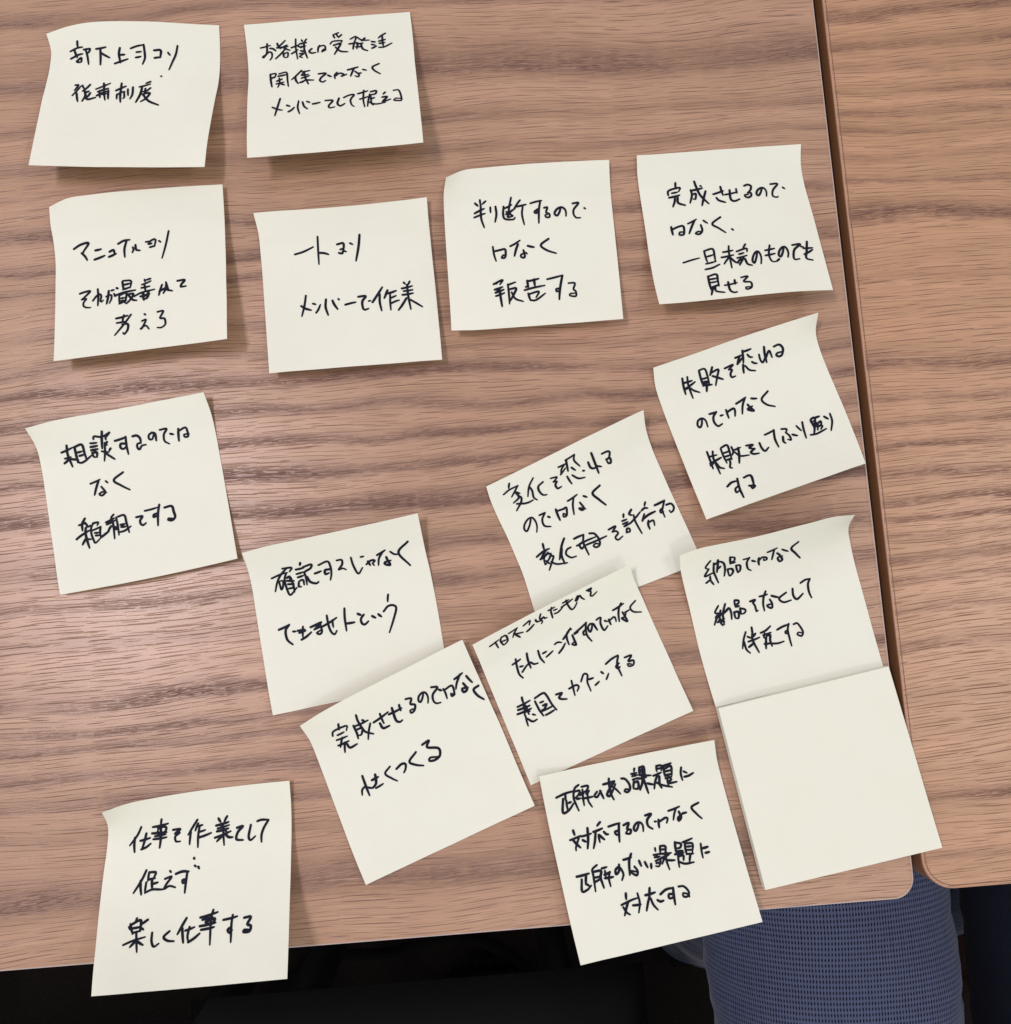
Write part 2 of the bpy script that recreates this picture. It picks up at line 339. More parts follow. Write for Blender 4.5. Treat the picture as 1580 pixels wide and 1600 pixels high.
# ------------------------------------------------------------------ sticky notes
SHEETS = {
'n1': '-3492 4021 13 -3388 4040 29 -3291 4046 40 -3196 4045 42 -3103 4041 40 -3008 4037 35 -2913 4032 25 -2818 4026 16 -2721 4020 9 -3476 3943 5 -3384 3949 25 -3290 3951 36 -3196 3950 40 -3101 3947 38 -3008 3943 33 -2914 3938 25 -2819 3932 15 -2722 3926 4 -3477 3854 19 -3385 3856 30 -3291 3857 38 -3197 3855 41 -3103 3853 40 -3010 3849 36 -2916 3844 29 -2822 3838 19 -2725 3831 5 -3483 3765 43 -3390 3764 45 -3296 3763 47 -3202 3762 48 -3108 3759 47 -3015 3755 44 -2921 3751 39 -2827 3745 31 -2731 3738 21 -3491 3674 69 -3396 3672 64 -3302 3671 62 -3208 3669 61 -3115 3666 59 -3021 3663 56 -2927 3658 54 -2834 3654 51 -2740 3649 51 -3497 3584 92 -3403 3582 86 -3309 3579 82 -3216 3577 79 -3122 3574 76 -3028 3571 73 -2935 3567 73 -2841 3563 76 -2748 3560 81 -3503 3496 115 -3409 3492 110 -3316 3489 106 -3222 3486 101 -3129 3483 97 -3035 3479 94 -2942 3476 95 -2848 3473 100 -2756 3471 109 -3508 3408 139 -3415 3404 137 -3322 3399 133 -3229 3396 126 -3136 3392 121 -3042 3389 118 -2948 3385 117 -2856 3382 121 -2765 3380 130 -3511 3326 164 -3420 3316 167 -3327 3310 162 -3235 3306 154 -3142 3303 148 -3048 3299 143 -2955 3294 141 -2863 3290 139 -2775 3286 138',
'n2': '-2610 4018 6 -2513 4021 5 -2419 4024 6 -2325 4026 7 -2232 4028 8 -2138 4029 9 -2044 4031 10 -1950 4032 11 -1857 4033 13 -2602 3925 10 -2508 3928 15 -2415 3931 20 -2321 3934 24 -2227 3936 26 -2134 3938 27 -2040 3939 28 -1946 3941 29 -1852 3942 30 -2596 3831 19 -2504 3836 29 -2411 3839 36 -2317 3842 41 -2223 3844 44 -2130 3846 46 -2036 3847 47 -1943 3849 49 -1849 3851 50 -2592 3740 38 -2500 3744 48 -2407 3747 56 -2314 3750 61 -2220 3752 64 -2127 3754 66 -2033 3756 68 -1940 3758 69 -1847 3760 71 -2592 3651 69 -2498 3653 74 -2404 3656 78 -2311 3659 82 -2217 3661 85 -2124 3663 87 -2030 3665 90 -1936 3666 92 -1843 3668 94 -2590 3562 102 -2496 3564 102 -2402 3566 103 -2308 3568 105 -2214 3570 108 -2120 3572 110 -2027 3574 113 -1933 3576 115 -1839 3578 117 -2587 3474 132 -2493 3475 130 -2399 3476 129 -2305 3478 130 -2211 3480 133 -2117 3482 135 -2024 3484 138 -1929 3486 140 -1835 3488 142 -2585 3384 158 -2490 3385 156 -2396 3386 156 -2302 3388 157 -2208 3390 159 -2115 3392 161 -2021 3394 164 -1926 3396 167 -1831 3398 170 -2582 3295 179 -2488 3295 182 -2394 3297 184 -2300 3298 185 -2206 3300 187 -2112 3302 189 -2018 3304 191 -1924 3306 194 -1828 3308 200',
'n3': '-3490 3202 22 -3395 3222 53 -3299 3230 56 -3204 3237 55 -3110 3242 50 -3016 3246 46 -2922 3250 42 -2826 3252 38 -2728 3254 33 -3481 3118 32 -3386 3128 41 -3292 3137 47 -3198 3143 49 -3104 3148 49 -3011 3152 48 -2916 3156 45 -2822 3159 40 -2726 3161 33 -3471 3027 24 -3379 3035 33 -3286 3043 41 -3193 3049 47 -3099 3054 50 -3005 3059 51 -2911 3062 49 -2817 3065 46 -2723 3068 41 -3466 2934 22 -3374 2942 33 -3281 2949 42 -3188 2955 49 -3094 2960 54 -3001 2965 57 -2907 2969 58 -2813 2972 57 -2720 2975 56 -3464 2840 32 -3370 2848 40 -3277 2855 48 -3184 2862 56 -3090 2867 62 -2997 2872 67 -2903 2876 70 -2810 2880 72 -2716 2883 75 -3460 2748 47 -3366 2755 53 -3273 2762 60 -3180 2768 67 -3086 2774 74 -2993 2779 79 -2899 2783 84 -2806 2788 89 -2713 2792 95 -3456 2657 64 -3362 2664 70 -3269 2670 77 -3176 2676 83 -3083 2681 89 -2989 2687 95 -2896 2691 101 -2802 2696 107 -2709 2700 115 -3451 2567 84 -3358 2573 92 -3265 2579 98 -3172 2584 102 -3079 2589 107 -2985 2594 112 -2892 2599 118 -2799 2604 125 -2707 2608 134 -3445 2480 108 -3354 2483 117 -3261 2488 121 -3168 2493 123 -3075 2498 126 -2981 2503 130 -2888 2507 136 -2796 2511 143 -2705 2516 150',
'n4': '-2595 3107 48 -2496 3117 33 -2401 3122 22 -2307 3125 17 -2214 3128 15 -2120 3131 15 -2025 3134 19 -1931 3136 26 -1834 3137 39 -2582 3021 22 -2490 3025 21 -2396 3029 18 -2303 3032 16 -2209 3035 16 -2115 3038 17 -2021 3040 20 -1927 3043 25 -1833 3045 31 -2579 2929 9 -2486 2932 11 -2392 2935 14 -2299 2938 15 -2205 2941 17 -2111 2944 19 -2018 2947 21 -1924 2949 24 -1830 2952 26 -2576 2836 5 -2482 2839 8 -2389 2842 13 -2295 2845 17 -2202 2847 21 -2108 2850 23 -2014 2853 25 -1920 2856 25 -1827 2859 26 -2574 2742 5 -2479 2745 10 -2385 2748 17 -2292 2751 22 -2198 2754 27 -2105 2757 29 -2011 2760 30 -1917 2762 30 -1823 2765 29 -2570 2648 13 -2476 2652 19 -2382 2655 26 -2288 2658 32 -2195 2661 36 -2101 2664 38 -2007 2666 38 -1914 2669 37 -1820 2671 35 -2565 2556 27 -2471 2559 34 -2378 2562 41 -2285 2565 46 -2191 2568 49 -2097 2571 50 -2004 2573 48 -1910 2576 46 -1817 2578 43 -2559 2466 46 -2467 2468 54 -2374 2471 60 -2281 2473 63 -2187 2475 64 -2093 2478 63 -2000 2480 60 -1907 2483 57 -1814 2485 53 -2552 2379 69 -2463 2379 79 -2370 2379 82 -2277 2381 82 -2183 2383 80 -2089 2385 76 -1996 2387 73 -1904 2390 69 -1812 2392 63',
'n5': '-1743 3241 3 -1661 3254 36 -1570 3255 45 -1477 3256 50 -1382 3257 53 -1289 3258 52 -1196 3259 49 -1104 3261 43 -1013 3263 35 -1757 3157 34 -1664 3161 48 -1572 3162 54 -1478 3163 55 -1385 3164 54 -1291 3164 50 -1198 3166 43 -1105 3167 33 -1015 3168 19 -1761 3068 59 -1667 3068 60 -1573 3069 60 -1480 3069 58 -1386 3070 54 -1292 3071 47 -1199 3072 39 -1106 3073 28 -1015 3074 15 -1762 2976 77 -1668 2976 71 -1574 2975 66 -1481 2976 60 -1387 2976 54 -1294 2977 46 -1200 2978 37 -1107 2979 28 -1014 2980 19 -1762 2882 88 -1668 2882 79 -1575 2882 71 -1481 2882 63 -1388 2883 55 -1294 2883 48 -1201 2885 40 -1107 2885 32 -1014 2886 26 -1762 2789 91 -1668 2788 83 -1575 2788 75 -1482 2788 67 -1388 2789 59 -1295 2790 52 -1201 2791 46 -1108 2792 40 -1014 2793 35 -1762 2695 91 -1669 2695 84 -1576 2695 78 -1482 2695 72 -1389 2695 66 -1295 2696 61 -1202 2698 56 -1108 2699 51 -1015 2700 47 -1762 2603 86 -1669 2602 84 -1576 2601 81 -1483 2601 78 -1390 2602 75 -1296 2603 72 -1202 2605 69 -1109 2606 66 -1017 2607 63 -1763 2513 80 -1670 2508 82 -1577 2507 85 -1484 2508 85 -1390 2509 85 -1296 2511 84 -1203 2512 83 -1110 2514 83 -1020 2515 85',
'n6': '-885 3282 24 -795 3288 11 -702 3292 6 -608 3294 5 -514 3296 5 -421 3297 5 -327 3298 5 -234 3297 9 -140 3291 22 -888 3192 13 -793 3195 12 -700 3198 12 -607 3200 13 -513 3202 14 -419 3204 14 -326 3204 12 -233 3204 8 -144 3203 4 -884 3099 10 -791 3102 14 -697 3105 18 -604 3107 22 -510 3109 24 -416 3110 24 -323 3111 21 -230 3110 14 -139 3110 5 -879 3006 15 -787 3009 21 -694 3012 27 -600 3014 33 -506 3016 36 -413 3017 36 -319 3018 33 -226 3018 28 -132 3018 22 -875 2913 22 -783 2916 32 -690 2919 41 -597 2921 47 -503 2924 51 -409 2925 52 -316 2926 50 -222 2926 47 -127 2926 44 -874 2820 37 -781 2823 48 -687 2827 58 -594 2830 66 -500 2832 70 -406 2833 72 -313 2834 71 -219 2835 70 -125 2836 69 -872 2729 59 -778 2732 71 -685 2736 81 -591 2739 89 -498 2741 94 -404 2743 96 -310 2744 96 -216 2745 95 -123 2747 94 -870 2641 89 -776 2644 99 -682 2646 108 -589 2649 115 -495 2651 120 -402 2653 123 -308 2655 124 -214 2656 122 -120 2657 117 -866 2558 123 -773 2556 132 -680 2557 138 -586 2559 143 -492 2562 148 -399 2564 153 -305 2566 155 -211 2567 150 -116 2568 138',
'n7': '-898 2306 28 -812 2333 11 -724 2358 4 -634 2384 4 -543 2410 6 -453 2432 16 -364 2450 40 -275 2465 75 -184 2477 121 -892 2226 8 -798 2250 6 -707 2275 5 -617 2299 5 -526 2323 6 -436 2346 12 -346 2369 24 -259 2390 39 -177 2412 49 -873 2141 5 -780 2165 5 -688 2188 5 -597 2211 5 -507 2235 5 -416 2259 7 -326 2283 11 -238 2308 14 -152 2334 14 -850 2054 6 -758 2076 5 -667 2099 5 -576 2122 5 -485 2146 5 -395 2170 5 -304 2194 5 -214 2220 4 -124 2247 4 -826 1964 14 -735 1986 11 -644 2008 9 -553 2031 9 -463 2055 8 -372 2079 7 -281 2104 5 -190 2129 5 -97 2156 5 -803 1874 27 -713 1896 24 -622 1919 24 -532 1942 24 -441 1966 24 -350 1989 22 -260 2014 19 -168 2039 17 -75 2065 17 -781 1787 41 -692 1810 44 -602 1833 48 -512 1856 51 -421 1880 51 -331 1904 49 -241 1928 45 -150 1953 41 -59 1977 36 -758 1704 50 -672 1727 67 -584 1750 79 -495 1774 86 -404 1798 88 -314 1822 86 -224 1847 81 -136 1871 73 -48 1894 61 -735 1625 53 -653 1647 91 -568 1671 115 -480 1695 124 -389 1720 126 -298 1745 125 -209 1769 122 -123 1793 110 -40 1815 88',
'n8': '-3585 2207 71 -3488 2233 57 -3395 2250 45 -3302 2263 35 -3210 2276 29 -3116 2289 26 -3022 2301 28 -2929 2310 39 -2836 2316 62 -3562 2132 23 -3472 2146 30 -3379 2159 29 -3286 2172 25 -3193 2185 21 -3100 2198 19 -3007 2210 19 -2914 2222 22 -2818 2235 26 -3549 2043 6 -3457 2055 12 -3364 2068 15 -3271 2080 16 -3178 2093 14 -3086 2105 12 -2993 2118 11 -2899 2131 10 -2805 2145 7 -3537 1950 4 -3444 1963 5 -3351 1975 7 -3258 1988 9 -3165 2000 9 -3072 2013 8 -2979 2026 7 -2886 2039 5 -2793 2053 4 -3525 1857 5 -3431 1870 5 -3337 1882 6 -3244 1895 8 -3152 1907 9 -3059 1920 8 -2966 1933 7 -2873 1946 5 -2780 1959 4 -3511 1764 13 -3417 1777 11 -3324 1789 12 -3231 1802 13 -3138 1814 14 -3045 1827 14 -2952 1840 12 -2860 1853 10 -2767 1867 9 -3496 1673 21 -3403 1686 22 -3310 1698 23 -3217 1710 24 -3124 1722 25 -3031 1735 25 -2939 1748 23 -2846 1762 20 -2753 1775 18 -3482 1583 30 -3389 1595 36 -3296 1607 39 -3203 1618 40 -3110 1631 40 -3017 1643 39 -2925 1657 38 -2832 1671 35 -2739 1685 30 -3467 1498 38 -3375 1506 52 -3282 1516 58 -3189 1527 57 -3096 1539 56 -3003 1552 56 -2910 1566 55 -2818 1581 51 -2725 1598 41',
'n9': '-2700 1617 68 -2606 1634 89 -2512 1646 104 -2419 1658 112 -2326 1671 113 -2233 1685 113 -2141 1699 110 -2048 1715 101 -1956 1732 86 -2684 1545 37 -2593 1558 54 -2502 1571 67 -2409 1584 73 -2316 1597 76 -2223 1610 75 -2130 1624 72 -2038 1638 67 -1946 1653 59 -2674 1464 16 -2583 1477 26 -2491 1490 34 -2398 1503 39 -2305 1516 41 -2212 1529 41 -2120 1543 39 -2027 1556 36 -1935 1569 34 -2666 1375 7 -2572 1389 10 -2479 1403 14 -2387 1416 16 -2294 1429 17 -2201 1443 17 -2108 1456 16 -2015 1468 15 -1921 1481 15 -2656 1282 4 -2562 1297 5 -2468 1311 5 -2375 1324 5 -2283 1338 5 -2190 1351 5 -2097 1364 5 -2003 1377 5 -1909 1389 5 -2645 1190 5 -2551 1204 5 -2457 1218 5 -2364 1232 4 -2271 1245 4 -2179 1258 4 -2086 1271 4 -1992 1284 5 -1898 1297 5 -2634 1101 9 -2540 1115 6 -2446 1128 5 -2353 1142 5 -2261 1155 5 -2168 1168 5 -2075 1181 5 -1982 1194 5 -1889 1206 5 -2622 1017 16 -2529 1030 10 -2436 1043 6 -2343 1056 5 -2250 1069 5 -2157 1081 5 -2064 1094 5 -1971 1107 5 -1879 1120 6 -2609 938 25 -2518 949 14 -2426 962 7 -2333 974 5 -2240 987 5 -2147 999 5 -2054 1012 5 -1961 1024 5 -1868 1037 7',
'n10': '-1660 1835 19 -1574 1870 21 -1487 1905 28 -1401 1939 41 -1315 1973 57 -1230 2007 71 -1143 2040 82 -1057 2074 90 -970 2107 97 -1644 1770 10 -1555 1804 15 -1468 1837 21 -1381 1870 30 -1295 1903 40 -1208 1936 49 -1122 1968 54 -1038 2000 55 -958 2032 51 -1619 1699 5 -1532 1731 9 -1445 1763 13 -1358 1795 18 -1271 1826 23 -1184 1859 28 -1098 1890 30 -1014 1922 27 -934 1953 21 -1588 1621 5 -1505 1651 6 -1419 1682 7 -1332 1713 9 -1245 1745 11 -1157 1776 13 -1071 1808 13 -987 1839 11 -904 1869 8 -1558 1536 5 -1475 1566 5 -1391 1596 5 -1304 1627 5 -1217 1658 5 -1129 1690 5 -1043 1721 5 -958 1752 5 -874 1782 4 -1530 1451 6 -1448 1480 5 -1363 1509 5 -1276 1540 5 -1188 1571 5 -1100 1603 5 -1014 1634 5 -928 1664 5 -843 1694 4 -1510 1369 6 -1424 1398 5 -1337 1428 5 -1250 1458 5 -1161 1489 5 -1073 1519 5 -986 1550 5 -899 1580 5 -813 1610 5 -1493 1296 7 -1403 1324 6 -1314 1353 5 -1225 1382 5 -1137 1412 5 -1048 1441 5 -959 1470 6 -872 1499 8 -785 1527 9 -1475 1231 9 -1384 1258 6 -1294 1286 5 -1204 1313 4 -1114 1340 5 -1024 1367 6 -935 1394 8 -846 1421 12 -758 1448 16',
'n11': '-2487 892 90 -2404 937 91 -2319 977 91 -2234 1014 90 -2148 1050 88 -2061 1086 83 -1975 1122 75 -1890 1158 67 -1804 1193 59 -2456 824 48 -2375 860 57 -2291 896 63 -2205 931 64 -2118 967 64 -2031 1002 61 -1945 1037 56 -1859 1072 50 -1773 1106 44 -2433 744 23 -2348 778 31 -2262 813 37 -2175 847 41 -2088 882 42 -2001 917 41 -1914 951 38 -1828 985 34 -1741 1019 30 -2408 658 9 -2320 692 14 -2233 727 18 -2145 761 22 -2058 796 24 -1971 830 25 -1884 864 24 -1796 898 22 -1709 932 20 -2380 568 5 -2291 604 5 -2203 639 8 -2115 674 10 -2028 708 13 -1941 742 14 -1853 776 15 -1765 810 14 -1676 844 14 -2351 480 7 -2261 515 5 -2173 551 5 -2085 585 6 -1998 619 7 -1910 653 8 -1822 688 10 -1734 722 12 -1645 756 13 -2322 394 13 -2231 429 8 -2142 463 5 -2054 498 5 -1967 532 5 -1879 566 6 -1791 600 9 -1703 634 13 -1615 668 17 -2292 311 21 -2201 345 12 -2112 378 6 -2024 411 5 -1936 445 5 -1848 478 6 -1760 512 11 -1672 546 18 -1584 581 27 -2261 232 30 -2171 263 15 -2082 294 6 -1993 327 5 -1905 359 5 -1817 392 6 -1729 426 13 -1641 460 25 -1552 496 41',
'n12': '-1763 1169 72 -1679 1207 91 -1594 1244 96 -1509 1281 97 -1423 1317 96 -1337 1352 95 -1252 1387 95 -1168 1421 93 -1085 1454 91 -1742 1109 51 -1658 1145 59 -1573 1181 63 -1487 1216 65 -1401 1252 65 -1314 1286 64 -1228 1321 62 -1144 1354 58 -1063 1387 52 -1719 1039 29 -1634 1075 31 -1549 1110 33 -1462 1145 35 -1376 1179 36 -1289 1214 35 -1203 1248 33 -1117 1281 29 -1032 1314 24 -1693 961 12 -1607 996 13 -1521 1031 14 -1435 1065 15 -1348 1100 15 -1261 1134 15 -1174 1168 13 -1088 1201 11 -1002 1234 8 -1664 876 5 -1578 911 5 -1492 946 5 -1405 980 5 -1318 1015 5 -1231 1049 5 -1144 1082 5 -1057 1115 4 -971 1148 4 -1635 791 5 -1549 825 5 -1462 860 5 -1376 894 5 -1288 928 5 -1201 962 5 -1114 996 5 -1027 1029 5 -940 1062 5 -1607 711 5 -1521 745 5 -1434 779 5 -1347 813 5 -1260 846 5 -1173 880 5 -1086 913 7 -999 946 10 -913 979 15 -1583 638 5 -1496 671 5 -1409 704 5 -1322 737 5 -1234 770 5 -1146 803 5 -1060 836 10 -974 870 21 -889 903 37 -1561 573 6 -1473 604 4 -1386 636 4 -1298 668 4 -1210 700 4 -1122 732 4 -1035 764 12 -951 798 33 -868 833 65',
'n13': '-1525 613 47 -1436 623 30 -1345 634 17 -1252 645 11 -1158 657 13 -1066 671 24 -975 684 40 -884 697 56 -794 709 73 -1514 518 48 -1423 529 34 -1332 541 23 -1239 553 16 -1146 565 16 -1053 579 21 -961 592 28 -870 607 35 -782 621 38 -1502 425 48 -1410 436 37 -1318 448 29 -1225 460 23 -1132 473 20 -1039 486 20 -947 500 21 -855 515 22 -764 530 21 -1489 332 49 -1396 344 41 -1303 356 35 -1211 368 29 -1118 381 25 -1025 394 22 -932 408 20 -840 422 19 -747 438 18 -1475 239 51 -1382 251 46 -1289 263 41 -1196 276 37 -1103 288 32 -1010 301 29 -917 315 26 -824 330 24 -731 345 25 -1461 146 55 -1367 159 51 -1274 171 48 -1181 183 44 -1088 196 41 -996 209 38 -903 223 36 -810 238 36 -716 253 39 -1447 53 61 -1353 66 58 -1260 79 56 -1166 91 53 -1074 104 50 -981 117 48 -888 132 49 -795 147 52 -702 162 56 -1432 -39 69 -1338 -26 66 -1245 -13 64 -1152 -1 61 -1059 12 60 -966 26 60 -873 40 62 -780 56 67 -687 72 75 -1416 -131 78 -1323 -118 75 -1230 -106 73 -1137 -93 71 -1044 -80 69 -951 -66 70 -858 -51 74 -766 -34 83 -673 -16 95',
'n14': '-873 1478 104 -789 1500 126 -699 1512 142 -608 1523 155 -515 1537 167 -423 1554 176 -331 1570 183 -239 1587 181 -144 1591 169 -867 1415 67 -776 1433 82 -685 1448 94 -594 1462 105 -502 1477 114 -410 1493 120 -318 1510 121 -229 1528 112 -145 1546 89 -851 1341 36 -761 1358 42 -671 1375 49 -579 1391 56 -487 1407 63 -395 1423 66 -304 1440 64 -214 1458 56 -126 1478 43 -834 1257 15 -745 1275 16 -655 1292 19 -563 1309 22 -471 1326 25 -380 1343 26 -288 1359 25 -197 1376 20 -106 1393 15 -819 1166 4 -729 1184 4 -639 1202 5 -547 1219 5 -455 1237 5 -363 1254 5 -271 1270 5 -179 1286 5 -87 1301 4 -806 1074 4 -714 1092 4 -622 1110 4 -531 1127 4 -439 1145 4 -347 1161 4 -255 1178 4 -163 1193 4 -72 1208 4 -791 988 6 -699 1005 5 -607 1022 5 -516 1039 5 -424 1056 5 -331 1072 5 -239 1088 5 -148 1103 5 -58 1118 4 -776 907 12 -685 923 7 -593 939 5 -501 955 5 -409 971 5 -317 987 5 -225 1002 5 -134 1018 5 -44 1033 5 -762 835 18 -672 848 7 -580 863 4 -488 877 4 -396 892 4 -304 907 4 -212 922 4 -121 936 5 -32 951 10',
'n15': '-3281 613 123 -3196 634 83 -3109 642 50 -3019 648 24 -2926 653 9 -2832 657 4 -2738 661 5 -2645 665 14 -2552 669 31 -3287 545 50 -3202 549 40 -3112 553 24 -3019 556 12 -2925 560 5 -2832 564 5 -2739 567 10 -2645 570 16 -2551 573 23 -3302 458 25 -3209 457 19 -3116 459 13 -3022 462 9 -2928 466 10 -2835 470 13 -2741 473 19 -2647 476 23 -2553 478 25 -3314 364 35 -3216 363 24 -3121 365 20 -3026 368 21 -2933 373 25 -2839 377 31 -2745 381 36 -2651 383 39 -2556 385 40 -3320 269 57 -3219 270 47 -3123 272 44 -3028 277 46 -2935 282 52 -2841 287 58 -2747 291 63 -2652 293 66 -2557 294 67 -3316 183 100 -3217 184 87 -3122 186 83 -3027 190 85 -2934 196 89 -2840 200 94 -2746 204 99 -2651 206 102 -2557 207 103 -3308 105 147 -3212 105 137 -3117 106 133 -3023 109 132 -2930 113 134 -2836 117 138 -2742 120 142 -2648 123 146 -2554 125 150 -3299 30 198 -3205 31 193 -3112 32 189 -3018 33 187 -2924 35 185 -2831 37 186 -2737 40 190 -2643 43 196 -2550 47 203 -3288 -40 246 -3198 -38 252 -3106 -38 250 -3013 -40 244 -2919 -41 239 -2825 -41 237 -2732 -39 239 -2639 -35 248 -2545 -29 262',
}
